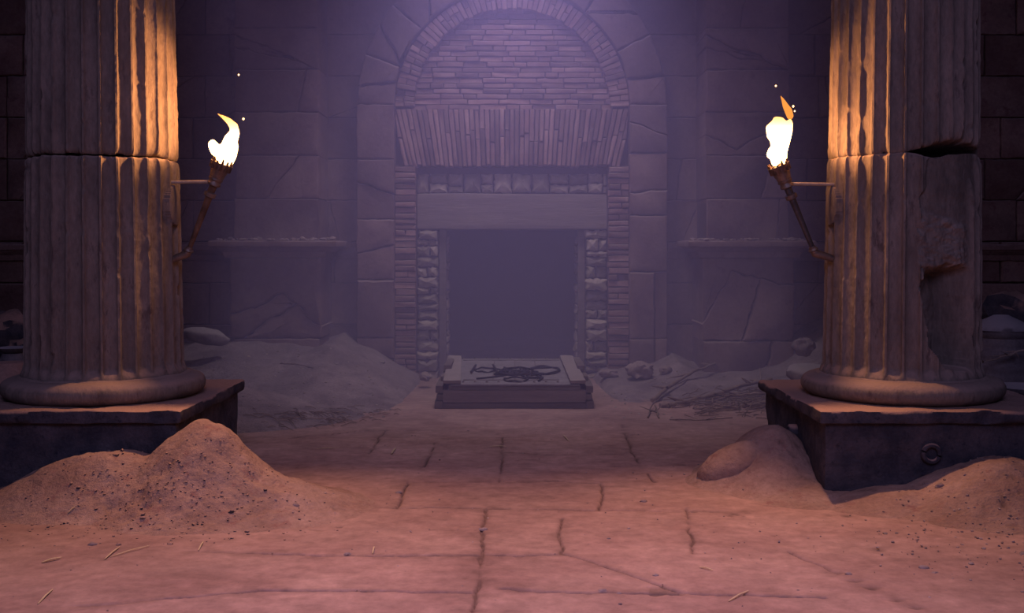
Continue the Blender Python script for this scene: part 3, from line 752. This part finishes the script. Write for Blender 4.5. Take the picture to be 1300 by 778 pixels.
# ------------------------------------------------------------------ torches
import bmesh
def flame_obj(name, blobs, Y, material, parent, vox=.009):
    bm = bmesh.new()
    for px, py, r in blobs:
        c = P(px, py, Y); rr = r*Y/F
        res = bmesh.ops.create_icosphere(bm, subdivisions=2, radius=rr)
        for v in res['verts']: v.co = Vector((v.co.x, v.co.y*.85, v.co.z*1.12))+c
    # connecting cones between neighbours give a licking outline
    me = bpy.data.meshes.new(name); bm.to_mesh(me); bm.free(); me.materials.append(material)
    o = bpy.data.objects.new(name, me); col.objects.link(o)
    m = o.modifiers.new('fuse', 'REMESH'); m.mode = 'VOXEL'; m.voxel_size = vox; m.use_smooth_shade = True
    m = o.modifiers.new('smooth', 'SMOOTH'); m.factor = .6; m.iterations = 3
    if parent: o.parent = parent; o.location = -parent.location
    return o
def interp_blobs(lst, n=4):
    out = []
    for a, b in zip(lst, lst[1:]):
        for i in range(n): t = i/n; out.append(tuple(a[k]+(b[k]-a[k])*t for k in range(3)))
    return out+[lst[-1]]
def torch(label, Y, foot, head, ax, s, rod_y, strands, lum_z):
    f = P(*foot, Y+.05); hd = P(*head, Y); root = empty('wall_torch', (f.x, f.y, f.z), label, 'torch')
    d = (hd-f); L = d.length; u = d/L
    mb = MB(); lathe(mb, f, hd-u*.13, [(0, .016), (.1, .017), (.5, .021), (.95, .027), (1, .025)], 16, wob=.12); mb.build('torch_handle', M['torch' if s < 0 else 'handle'], root)
    mb = MB(); a = hd-u*.15
    lathe(mb, a, hd, [(0, .030), (.1, .040), (.35, .050), (.7, .062), (.93, .074), (1, .078), (1.0, .062), (.8, .05), (.75, .02)], 20, wob=.10)
    mb.build('torch_cup', M['iron'], root)
    # rags / sticks poking out of the cup
    mb = MB(); uu, vv = frame(u)
    for i in range(12):
        an = 2*math.pi*i/12; p = hd+uu*math.cos(an)*.066+vv*math.sin(an)*.066
        tube(mb, [p-u*.05, p, p+u*rnd.uniform(.01, .035)+uu*math.cos(an)*.008], [.010, .010, .005], 6)
    mb.build('cup_rim_prongs', M['torch'], root)
    mb = MB(); c = hd-u*.135; lathe(mb, c-u*.035, c+u*.03, [(0, .034), (.1, .046), (.3, .048), (.4, .042), (.6, .042), (.7, .050), (.9, .050), (1, .036)], 18, wob=.08); mb.build('collar', M['iron'], root)
    mb = MB(); c = hd-u*.235; lathe(mb, c-u*.02, c+u*.02, [(0, .028), (.15, .040), (.85, .042), (1, .030)], 18, wob=.08); mb.build('collar', M['iron'], root)
    # rod to the column
    c = hd-u*.14; zz = c.z
    dirx = ax-c.x; t = Vector((ax, AY, zz))-c; t.z = 0; rd = t.length; t.normalize(); e = c+t*(rd-.50)
    mb = MB(); tube(mb, [c, c+(e-c)*.5+Vector((0, 0, .002)), e+t*.03], [.014, .012, .013], 10); mb.build('bracket_rod', M['rod'], root)
    # foot fixed to the column
    t = Vector((ax, AY, f.z))-f; t.z = 0; rd = t.length; t.normalize(); e = f+t*(rd-.50)-Vector((0, 0, .05))
    mb = MB(); tube(mb, [f+u*.05, f, e+t*.03], [.026, .030, .024], 10); lathe(mb, f+u*.015, f+u*.035, [(0, .03), (.3, .036), (1, .03)], 14); mb.build('foot_bracket', M['iron'], root)
    fm = flame_mat('flame_fire', *lum_z)
    bl = []
    for st in strands: bl += interp_blobs(st)
    flame_obj('flame', bl, Y, fm, root)
    for kind, watts in (('SPOT', TORCH_W), ('SPOT', TORCH_DOWN), ('POINT', TORCH_W*.08)):  # two added spots aim at column and floor; only the point shines all round
        ld = bpy.data.lights.new('torch_and_fill_light', kind); ld.color = (1, .43, .15) if watts != TORCH_DOWN else (1, .50, .26); ld.energy = watts; ld.shadow_soft_size = .035
        ld.use_nodes = True; fn = ld.node_tree.nodes.new('ShaderNodeLightFalloff'); fn.inputs[0].default_value = 1; fn.inputs[1].default_value = .5
        ld.node_tree.links.new(fn.outputs['Quadratic'], ld.node_tree.nodes['Emission'].inputs['Strength'])
        lo = bpy.data.objects.new('torch_and_fill_light', ld); col.objects.link(lo); lo.parent = root; lo.location = P(head[0]+(8 if s < 0 else -2), head[1]-60, Y)-f
        if watts == TORCH_W: ld.spot_size = R(102); ld.spot_blend = .45; lo.rotation_euler = Vector((s, -.06, .15)).to_track_quat('-Z', 'Y').to_euler()
        elif kind == 'SPOT': ld.spot_size = R(104); ld.spot_blend = .9; lo.rotation_euler = Vector((-s*.15, -.80, -1)).to_track_quat('-Z', 'Y').to_euler()
    return root
YTL = 7.46; YTR = 7.46
zL = (P(0, 172, YTL).z, P(0, 143, YTL).z); zR = (P(0, 165, YTR).z, P(0, 143, YTR).z)
torch('left torch with a curling flame fixed to the inner side of the left column', YTL, (238, 322), (282, 207), AXL, -1, 231,
  [[(284,206,6), (283,197,10), (290,188,10.5), (293,178,9), (298,169,6.5), (297,161,5.5), (291,154,4), (284,149,2.6), (276,144.5,1.1)], [(283,196,8), (274,190,7.5), (270,184,6), (270,181,4)], [(292,206,4.5), (294,196,7), (296,186,7)]], zL)
torch('right torch with a broad upright flame fixed to the right column', YTR, (1034, 321), (988, 210), AXR, 1, 229,
  [[(984,206,5), (984,196,8), (987,186,8.5), (989,176,12), (986,165,12.5), (990,157,8), (985,152,4)], [(995,205,4.5), (992,193,7.5), (994,180,9), (998,168,8), (1002,158,5), (1003,152,2)], [(984,196,6), (978,196,5), (978,190,3)], [(982,170,9), (976,162,4)]], zR)
ef = emit_mat('flame_wisp_fire', (1, .33, .06), 1.1)
o = flame_obj('flame_wisp', interp_blobs([(1003,147,4.5), (1001,141,5), (997,134,3.8), (994,127,2.2), (991,122,.9)], 4), YTR, ef, None, .006)
tag(o, 'orange wisp of flame floating above the right torch', 'flame')
em = emit_mat('ember_glow', (1, .55, .2), 6)
for px, py, r, lb in ((303, 95, 1.1, 'upper glowing ember above the left torch'), (309, 151, 1.4, 'glowing ember beside the tip of the left flame'), (985, 109, 1.1, 'highest glowing ember above the right torch'),
                      (1007, 135, 1.3, 'glowing ember right of the flame wisp, upper of two'), (1009, 141, 1.0, 'glowing ember right of the flame wisp, lower of two')):
    m_ = rock_mesh((0, 0, 0), r*YTL/F, px, sq=(1, 1, 1.2), sub=1, amp=.2); c = P(px, py, YTL); 
    o = m_.build('ember', em); o.location = c; tag(o, lb, 'ember', 'floating embers')

# ------------------------------------------------------------------ wooden platform before the doorway
YF = 10.75; kf = YF/F
root = empty('wooden_platform', (.02, 11.4, 0), 'low plank platform with stacked timber edges before the doorway', 'platform')
def pz(v): return 1.6+(315-v)*kf
def px_(v): return (v-650)*kf
DEP = 1.62; RISE = .09
mb = MB(); rockbox(mb, px_(562), px_(744), YF, YF+.10, pz(511), pz(495.5), res=.03, bev=.008, amp=.006, freq=4, seed=1); mb.build('front_board', M['wood'], root)
mb = MB(); rockbox(mb, px_(569), px_(737), YF+.03, YF+.13, pz(495.5), pz(488.5), res=.03, bev=.006, amp=.008, freq=6, seed=3); mb.build('upper_board', M['wood'], root)
mb = MB(); rockbox(mb, px_(555), px_(751), YF+.02, YF+.16, -.03, pz(511)-.002, res=.03, bev=.015, amp=.012, freq=5, seed=4); mb.build('ground_beam', M['darkwood'], root)
for s in (-1, 1):
    xs_ = px_(558) if s < 0 else px_(748)
    for i, (v0, v1, dx) in enumerate(((519, 509, 0), (508, 501, .02), (499.5, 489.5, .005), (487.5, 476, .035), (475, 466, .05))):
        z0, z1 = pz(v0), pz(v1); yy = YF-.01+i*.012 if i < 3 else YF+.35+.3*(i-3); zz = 0 if i < 3 else -.05
        xc = xs_-s*dx
        a, b = sorted((xc-s*.03, xc+s*.05)); mb = MB()
        rockbox(mb, a, b, yy, YF+DEP*.95, max(z0+zz, 0), z1+zz, res=.035, bev=.010, amp=.010, freq=5, seed=i+9*s, tint=.5+.1*i); mb.build('side_timber', M['darkwood'], root)
def tilted(o): pass
def tz(y): return pz(488)+RISE*(y-YF)/DEP
def plank(xa0, xb0, xa1, xb1, name, m, th=.035, lift=.012, seed=0):
    mb = MB(); ny, nx = 46, 10; V = {}; vs = []; fs = []
    rows = []
    for j in range(ny+1):
        t = j/ny; y = YF-.01+DEP*t; x0 = xa0+(xa1-xa0)*t; x1 = xb0+(xb1-xb0)*t
        for i in range(nx+1):
            u = i/nx; x = x0+(x1-x0)*u+.004*mnoise.noise(Vector((y*5, u*3, seed))); e = .006 if i in (0, nx) or j in (0, ny) else 0
            vs.append((x, y, tz(y)+lift+th-e+.004*mnoise.noise(Vector((x*9, y*3, seed)))))
    top = len(vs)
    for j in range(ny+1):
        t = j/ny; y = YF-.01+DEP*t; x0 = xa0+(xa1-xa0)*t; x1 = xb0+(xb1-xb0)*t
        for i in range(nx+1): vs.append((x0+(x1-x0)*i/nx, y, tz(y)+lift))
    I = lambda j, i, b=0: b*top+j*(nx+1)+i
    for j in range(ny):
        for i in range(nx): fs.append((I(j,i), I(j,i+1), I(j+1,i+1), I(j+1,i))); fs.append((I(j,i,1), I(j+1,i,1), I(j+1,i+1,1), I(j,i+1,1)))
        fs.append((I(j,0), I(j+1,0), I(j+1,0,1), I(j,0,1))); fs.append((I(j,nx), I(j,nx,1), I(j+1,nx,1), I(j+1,nx)))
    for i in range(nx):
        fs.append((I(0,i), I(0,i,1), I(0,i+1,1), I(0,i+1))); fs.append((I(ny,i), I(ny,i+1), I(ny,i+1,1), I(ny,i,1)))
    mb.add(vs, fs, .6); return mb.build(name, m, root)
kbk = (YF+DEP)/F
plank((562.7-650)*kf, (585-650)*kf, (569.4-650)*kbk, (586-650)*kbk, 'top_plank', M['wood'], seed=1)
plank((724-650)*kf, (743.5-650)*kf, (710.5-650)*kbk, (727-650)*kbk, 'top_plank', M['wood'], seed=5)
pan = plank((572-650)*kf, (736-650)*kf, (578-650)*kbk, (720-650)*kbk, 'inset_panel', M['hide'], th=.02, lift=-.012, seed=8)
mb = MB()
for j, (ty, n) in enumerate(((.97, 9), (.05, 9))):
    y = YF+DEP*ty; k2 = y/F
    for i in range(n):
        x = (588+(708-588)*i/(n-1)-650)*k2; lathe(mb, (x, y, tz(y)+.006), (x, y, tz(y)+.022), [(0, .014), (.6, .012), (1, .004)], 8)
for ty in (.12, .9):
    y = YF+DEP*ty; tube(mb, [((588-650)*y/F, y, tz(y)+.011), ((710-650)*y/F, y, tz(y)+.011)], .005, 6)
for t0 in (.25, .5, .75):
    pts = [(-.42+.9*t0, YF+DEP*q, tz(YF+DEP*q)+.010) for q in (.12, .5, .9)]; tube(mb, pts, .004, 6)
mb.build('studs', M['darkwood'], root)
# iron wire tangle lying on the platform
root = empty('iron_hoops', (0, 11.5, tz(11.5)), 'black tangle of bent iron hoops lying on the plank platform', 'ironwork')
def onp(px, py):    # pixel on the tilted top
    v = (py-487)/(452.5-487); lo, hi = 0., 1.
    for _ in range(30):
        m_ = (lo+hi)/2; y = YF+DEP*m_; yy = 315+(1.6-tz(y)-.03)/y*F
        if yy > py: lo = m_
        else: hi = m_
    y = YF+DEP*lo; return Vector(((px-650)/F*y, y, tz(y)+.018))
def hoop(cx, cy, rx, ry, r=.010, a0=0, a1=360, rot=0):
    mb = MB(); pts = []
    for i in range(41):
        a = R(a0+(a1-a0)*i/40); x, y = rx*math.cos(a), ry*math.sin(a); c, s_ = math.cos(R(rot)), math.sin(R(rot))
        p = onp(cx+x*c-y*s_, cy+x*s_+y*c); p.z += .006*math.sin(i*.7); pts.append(p)
    tube(mb, pts, r, 7); return mb
hoop(690, 468.5, 20, 4.8, .012).build('hoop', M['wire'], root)
hoop(616, 468, 13, 2.6, .009, 20, 340).build('hoop', M['wire'], root)
hoop(655, 480, 15, 2.8, .009).build('hoop', M['wire'], root)
for i, line in enumerate(([(605,479),(625,477),(650,473),(680,466),(700,465)], [(611,466),(630,468),(655,471),(690,475),(711,470)], [(626,464),(632,474),(645,477),(672,476)], [(640,465),(655,470),(668,478),(690,478)], [(598,472),(604,463)], [(628,476),(640,469),(660,467),(676,470)], [(680,474),(688,479),(684,482)])):
    mb = MB(); tube(mb, [onp(*p)+Vector((0, 0, .01*(i % 3))) for p in line], .009 if i < 2 else .012, 7); mb.build('iron_bar', M['wire'], root)
mb = MB()
for i in range(26):
    cx = rnd.gauss(655, 11); cy = rnd.gauss(472, 1.8); a = rnd.uniform(0, 6.28); l = rnd.uniform(5, 12)
    tube(mb, [onp(cx-l*math.cos(a), cy-l*.2*math.sin(a)), onp(cx+2, cy+.5)+Vector((0, 0, .02)), onp(cx+l*math.cos(a), cy+l*.2*math.sin(a))], .010, 5)
mb.build('bar_knot', M['wire'], root)

# ------------------------------------------------------------------ loose stones
def rock(px, py, Y, rpx, label, sq=(1, 1, .7), m='rock', tilt=0, sink=.3, cat='stone', name='loose_stone', seed=None, amp=.35, group=None, z=None, sub=3):
    c = P(px, py, Y); r = rpx*Y/F
    o = rock_mesh((0, 0, 0), r, px*.13 if seed is None else seed, sq, sub, amp, tilt=tilt).build(name, M[m]); o.location = c if z is None else (c.x, c.y, z)
    return tag(o, label, cat, group)
rock(812, 470, 12.3, 15, 'large angular stone lying on the drift right of the doorway', (1.1, .8, .75))
rock(772, 474, 12.6, 9, 'flat stone at the foot of the right brick jamb', (1.4, .8, .6))
rock(845, 470, 12.4, 8, 'small round stone beside the large stone on the right drift')
rock(540, 478, 12.4, 8, 'small stone on the dust at the left door jamb')
# elongated boulder half buried in the right corner heap
rock(930, 590, 7.36, 36, 'long smooth half-buried boulder on the small right sand heap', (1.40, 1.0, .66), 'sand', tilt=R(26), cat='boulder', name='boulder', amp=.07, seed=3)
# pale flat slab and disc
rock(262, 427, 11.9, 30, 'pale flat stone slab leaning by the wall behind the left column', (1.0, .5, .36), 'clay', tilt=R(-12), cat='stone slab', name='stone_slab', amp=.12)
c = P(1035, 472, 10.6); mb = MB(); lathe(mb, (0, 0, -.10), (0, 0, .05), [(0, .22), (.2, .27), (.6, .28), (.85, .25), (1, .17)], 32, wob=.06)
o = mb.build('stone_disc', M['clay']); o.location = c; o.rotation_euler = (R(6), R(4), 0); tag(o, 'round grey stone disc on the dust behind the right column base', 'stone disc')
# notable small stones on the floor
FS = [(866,465,'small dark stone right of the left sand heap foot',375,642,5), (0,0,'white pebble on the left heap foot',326,659,3), (0,0,'dark pebble on the floor left of the middle slab',441,704,4),
      (0,0,'pale pebble at the left edge of the square slab',614,673,4.5), (0,0,'pale pebble on the yellowish slab in the near right',832,731,4), (0,0,'white flat pebble in the nearest floor joint',765,751,5),
      (0,0,'dark pebble in the nearest floor joint',786,754,3.5), (0,0,'brown pebble beside the left end of the middle slab',506,626,4), (0,0,'dark pebble near the right end of the middle slab',817,637,4),
      (0,0,'orange stone on the front heap of the right pedestal',1194,617,5.5), (0,0,'grey stone at the foot of the right front heap',1173,722,6), (0,0,'pale stone beside the grey stone near the right foreground',1187,728,4),
      (0,0,'brown pebble on the near right floor',1077,729,4), (0,0,'dark pebble on the near left floor',118,692,5)]
def ground_pt(px, py):
    for i in range(400):      # march along the ray until it meets the sand
        Y = 4.5+i*.02; p = P(px, py, Y)
        if p.z <= sand_at(p.x, p.y): return p
    x, y = PG(px, py); return Vector((x, y, 0))
for a, b, lb, px, py, r in FS:
    p = ground_pt(px, py); o = rock_mesh((0, 0, 0), r*p.y/F, px*.1, (1.2, .9, .6), 2, .35).build('pebble', M['rock']); o.location = p+Vector((0, 0, r*p.y/F*.15)); tag(o, lb, 'pebble')
# gravel
def gravel(n, region, rmin, rmax, name, label, m, seed):
    g = random.Random(seed); mb = MB()
    for i in range(n):
        x, y = region(g); z = sand_at(x, y); pebble(mb, (x, y, z+.002), g.uniform(rmin, rmax)*(2 if g.random() < .05 else 1), g)
    return tag(mb.build(name, m, loc=(0, 0, 0)), label, 'gravel', kind='stuff')
gravel(420, lambda g: (g.gauss(-2.05, .42), g.gauss(6.35, .22)), .003, .009, 'gravel', 'dark grit scattered over the left sand heap', M['pedestal'], 1)
gravel(380, lambda g: (g.gauss(2.9, .6), g.gauss(6.0, .45)), .003, .010, 'gravel', 'grit scattered over the sand before the right pedestal', M['rock'], 2)
gravel(500, lambda g: (g.uniform(-3, 3), g.uniform(4.5, 9.5)), .002, .006, 'gravel', 'fine grit scattered over the hall floor', M['rock'], 3)
gravel(350, lambda g: ((g.uniform(-4, -1.2) if g.random() < .5 else g.uniform(1, 4)), g.uniform(10, 12.6)), .006, .018, 'gravel', 'small rubble on the dust drifts by the back wall', M['field'], 4)

# ------------------------------------------------------------------ branches and straw
def branch(pts, r0, r1, label, cat='branch', name='dry_branch', m='branch', twigs=0, seed=0, group=None):
    g = random.Random(seed); mb = MB(); V = [Vector(p) for p in pts]; full = []
    for a, b in zip(V, V[1:]):
        for i in range(6): t = i/6; q = a.lerp(b, t); full.append(q+Vector((g.gauss(0, r0*.35), g.gauss(0, r0*.35), g.gauss(0, r0*.35))))
    full.append(V[-1]); n = len(full)
    tube(mb, full, [r0+(r1-r0)*i/(n-1) for i in range(n)], 8, g.random())
    for i in range(twigs):
        k = g.randrange(1, n-1); q = full[k]; d = (full[k+1]-full[k-1]).normalized(); w_ = Vector((g.gauss(0, 1), g.gauss(0, 1), abs(g.gauss(0, .6)))).normalized()
        e = q+(d*.6+w_*.7)*g.uniform(.08, .25); tube(mb, [q, (q+e)/2+w_*.01, e], [r1*.8+.003, r1*.5+.002, .0015], 5, g.random())
    c = V[0]; o = mb.build(name, M[m], loc=c); return tag(o, label, cat, group)
def on(px, py, lift=.01):
    lo = None
    for i in range(500):
        Y = 8.0+i*.01; p = P(px, py, Y)
        if p.z <= sand_at(p.x, p.y)+lift: return p
    return P(px, py, 12)
branch([on(912,460,.10), on(880,472,.08), on(850,490,.06), on(828,508,.03)], .012, .022, 'long thin forked branch leaning up the right dust drift', twigs=5, seed=1)
branch([on(978,481,.10), on(940,490,.09), on(900,502,.07), on(860,512,.04), on(838,515,.02)], .018, .026, 'thickest dry branch lying before the right pier', twigs=6, seed=2)
branch([on(985,508,.06), on(950,514,.05), on(925,518,.03), on(880,517,.02)], .022, .014, 'curved dry branch under the thickest one near the right pedestal', twigs=7, seed=3)
branch([on(980,498,.12), on(945,500,.10), on(920,504,.08)], .014, .008, 'short dark branch on top of the brushwood beside the right pedestal', twigs=6, seed=4)
branch([on(823,530,.01), on(826,518,.03), on(832,508,.05)], .008, .005, 'short upright twig standing at the left end of the branches', twigs=1, seed=5)
branch([on(836,530,.01), on(834,520,.03), on(831,514,.05)], .009, .006, 'pale bent twig beside the upright twig in the right drift', twigs=1, seed=6)
branch([on(850,532,.01), on(890,533,.01), on(930,530,.01)], .006, .004, 'thin straight stick lying flat before the branches', twigs=1, seed=7)
branch([on(966,482,.02), on(965,470,.02), on(962,460,.02)], .006, .003, 'thin curved twig sticking out of the right drift', twigs=1, seed=8)
g = random.Random(12); mb = MB()
for i in range(240):
    px = g.gauss(930, 38); py = 512+(930-px)*.05+g.gauss(0, 8); px = min(px, 990); py = max(min(py, 534), 486+(980-px)*.10)
    a = g.gauss(R(-12), .35); l = g.uniform(8, 34); b = on(px, py, .02)
    dx = math.cos(a)*l*b.y/F; e = b+Vector((dx, g.gauss(0, .12), -math.sin(a)*l*b.y/F*.5+.01)); e.z = max(e.z, sand_at(e.x, e.y)+.005)
    mid = (b+e)/2+Vector((g.gauss(0, .02), 0, g.uniform(.0, .03))); tube(mb, [b, mid, e], [.005, .005, .002], 5, g.random())
tag(mb.build('brushwood', M['branch']), 'tangled heap of fine dry twigs beside the right pedestal', 'brushwood', kind='stuff')
mb = MB()
for i in range(90):
    px = g.gauss(400, 45); py = g.gauss(528, 6); b = on(px, py, .0); a = g.gauss(0, .35); l = g.uniform(.04, .18)
    e = b+Vector((math.cos(a)*l, math.sin(a)*l*2, .0)); e.z = sand_at(e.x, e.y)+.006; b.z = sand_at(b.x, b.y)+.006
    tube(mb, [b, (b+e)/2+Vector((0, 0, .012)), e], [.003, .004, .002], 5, g.random())
tag(mb.build('straw_litter', M['branch']), 'broken straw litter at the foot of the left dust drift', 'straw litter', kind='stuff')
branch([on(355,461,.01), on(375,462,.01), on(398,467,.01)], .007, .004, 'lone twig lying on the left dust drift', twigs=1, seed=21)
def straw(px0, py0, px1, py1, label, r=.004):
    a, b = ground_pt(px0, py0), ground_pt(px1, py1); a.z = sand_at(a.x, a.y)+.006; b.z = sand_at(b.x, b.y)+.009
    m_ = (a+b)/2; m_.z = max(m_.z, sand_at(m_.x, m_.y)+.008)+.004
    mb = MB(); tube(mb, [a, a.lerp(m_, .5), m_, m_.lerp(b, .5), b], [r*.6, r, r, r, r*.5], 6, flat=.5); tag(mb.build('straw', M['straw'], loc=a), label, 'straw', 'loose straws on the floor')
straw(48, 768, 67, 750, 'pale straw nearest the bottom left corner', .005)
straw(53, 716, 78, 710, 'pale straw chip left, before the left sand heap', .007)
straw(133, 711, 152, 696, 'upright leaning straw of the pair before the left sand heap')
straw(140, 708, 190, 695, 'long yellow straw crossing its pair before the left heap')
straw(252, 700, 258, 690, 'short yellow straw left of centre on the near floor')
straw(497, 577, 502, 570, 'tiny white straw chip near the platform', .008)
straw(622, 568, 642, 568, 'straw lying across the middle floor joint')
straw(402, 571, 430, 570, 'pale straw on the floor right of the left heap top')
straw(473, 704, 475, 696, 'short straw upright on the near left floor')
straw(715, 553, 722, 561, 'small dark-edged straw right of the middle joint')
straw(888, 722, 905, 726, 'yellowish straw on the near right floor')
straw(925, 765, 950, 752, 'pale straw chip near the bottom edge, right of centre')
straw(86, 655, 96, 648, 'short straw on the left sand heap slope')

# ------------------------------------------------------------------ jars in the dark side bays
def jar(px, Y, z0, prof, label, m, name, lid=None):
    x = (px-650)/F*Y; root = empty(name, (x, Y, z0), label, 'jar')
    mb = MB(); H = prof[-1][0]; lathe(mb, (x, Y, z0), (x, Y, z0+H), [(t/H, r) for t, r in prof], 40, wob=.03); mb.build('jar_body', M[m], root)
    if lid: mb = MB(); L = lid[-1][0]; lathe(mb, (x, Y, z0+H), (x, Y, z0+H+.14), lid, 40, wob=.03); mb.build('lid', M[m], root)
    return root
ribs = []
for i in range(26):
    t = i/25; ribs.append((.05+.78*t, .20+.055*math.sin(math.pi*min(1, t*1.05))+.010*math.sin(i*1.9)))
jar(1271, 9.3, 0, [(0, .16)]+ribs+[(.86, .235), (.885, .24)], 'ribbed clay jar with dimpled dome lid behind the right column', 'clay', 'clay_jar',
    [(0, .235), (.1, .245), (.35, .225), (.65, .16), (.9, .085), (1.0, .06), (.93, .04), (.78, .02), (.75, .001)])
jar(10, 8.9, 0, [(0, .10), (.15, .17), (.35, .20), (.52, .19), (.62, .14), (.66, .13)], 'pinkish round clay pot at the far left behind the left column', 'pinkclay', 'clay_pot')
x = (6-650)/F*9.1; mb = MB(); lathe(mb, (0, 0, 0), (0, 0, .05), [(0, .07), (.3, .10), (.9, .145), (1, .15), (.9, .135), (.3, .05)], 30); o = mb.build('clay_dish', M['clay']); o.location = (x, 9.25, .70); tag(o, 'shallow pale dish above the pink pot at the left edge', 'dish')
mb = MB(); lathe(mb, (x, 9.25, 0), (x, 9.25, .70), [(0, .16), (.3, .20), (.8, .15), (1, .08)], 24, wob=.1); o = mb.build('clay_stand', M['clay']); tag(o, 'dark clay stand under the shallow dish at the left edge', 'stand')
c = P(1300, 486, 8.3); mb = MB(); lathe(mb, (c.x, c.y, .45), (c.x, c.y, .54), [(0, .10), (.3, .19), (.9, .235), (1, .24), (.9, .22), (.4, .12)], 32); tag(mb.build('shallow_bowl', M['clay']), 'shallow grey bowl at the right edge before the ribbed jar', 'bowl')
mb = MB(); lathe(mb, (c.x, c.y, 0), (c.x, c.y, .45), [(0, .2), (.5, .17), (1, .10)], 24, wob=.08); tag(mb.build('clay_stand', M['clay']), 'dark clay stand under the shallow bowl at the right edge', 'stand')
for i, (px, py, Y, r, sq, lb) in enumerate(((12, 425, 11.3, 30, (1.2, .8, .9), 'dark boulder against the wall at the left edge'), (38, 448, 11.0, 26, (1.2, .8, .8), 'dark boulder between the left boulder and the left column'), (1290, 410, 11.6, 40, (1.2, .8, 1.0), 'dark boulder behind the ribbed jar at the right edge'), (1020, 440, 12.0, 14, (1.0, .8, .8), 'dust covered rock at the right pier foot beside the column'))):
    rock(px, py, Y, r, lb, sq, 'pedestal' if i < 3 else 'drift', cat='boulder', name='boulder', amp=.4)
g = random.Random(5)
p0 = P(1300, 444, 8.95)
branch([p0, P(1275, 452, 8.95), P(1245, 462, 8.95)], .010, .004, 'dry sprig of twigs before the ribbed jar', twigs=9, seed=31)

# ------------------------------------------------------------------ haze at the far end of the hall
hz = bpy.data.materials.new('dust_haze'); hz.use_nodes = True; nt = hz.node_tree; nt.nodes.clear()
out = nt.nodes.new('ShaderNodeOutputMaterial'); vs_ = nt.nodes.new('ShaderNodeVolumeScatter'); vs_.inputs['Color'].default_value = (.60, .56, 1.0, 1); vs_.inputs['Density'].default_value = HAZE
nt.links.new(vs_.outputs[0], out.inputs['Volume'])
mb = MB(); plainbox(mb, -3.1, 3.1, 9.0, 18.9, -.05, 6.15)
o = mb.build('dust_haze', hz, smooth=False); tag(o, 'thin violet dust haze hanging before the arch at the far end', 'haze', kind='stuff')
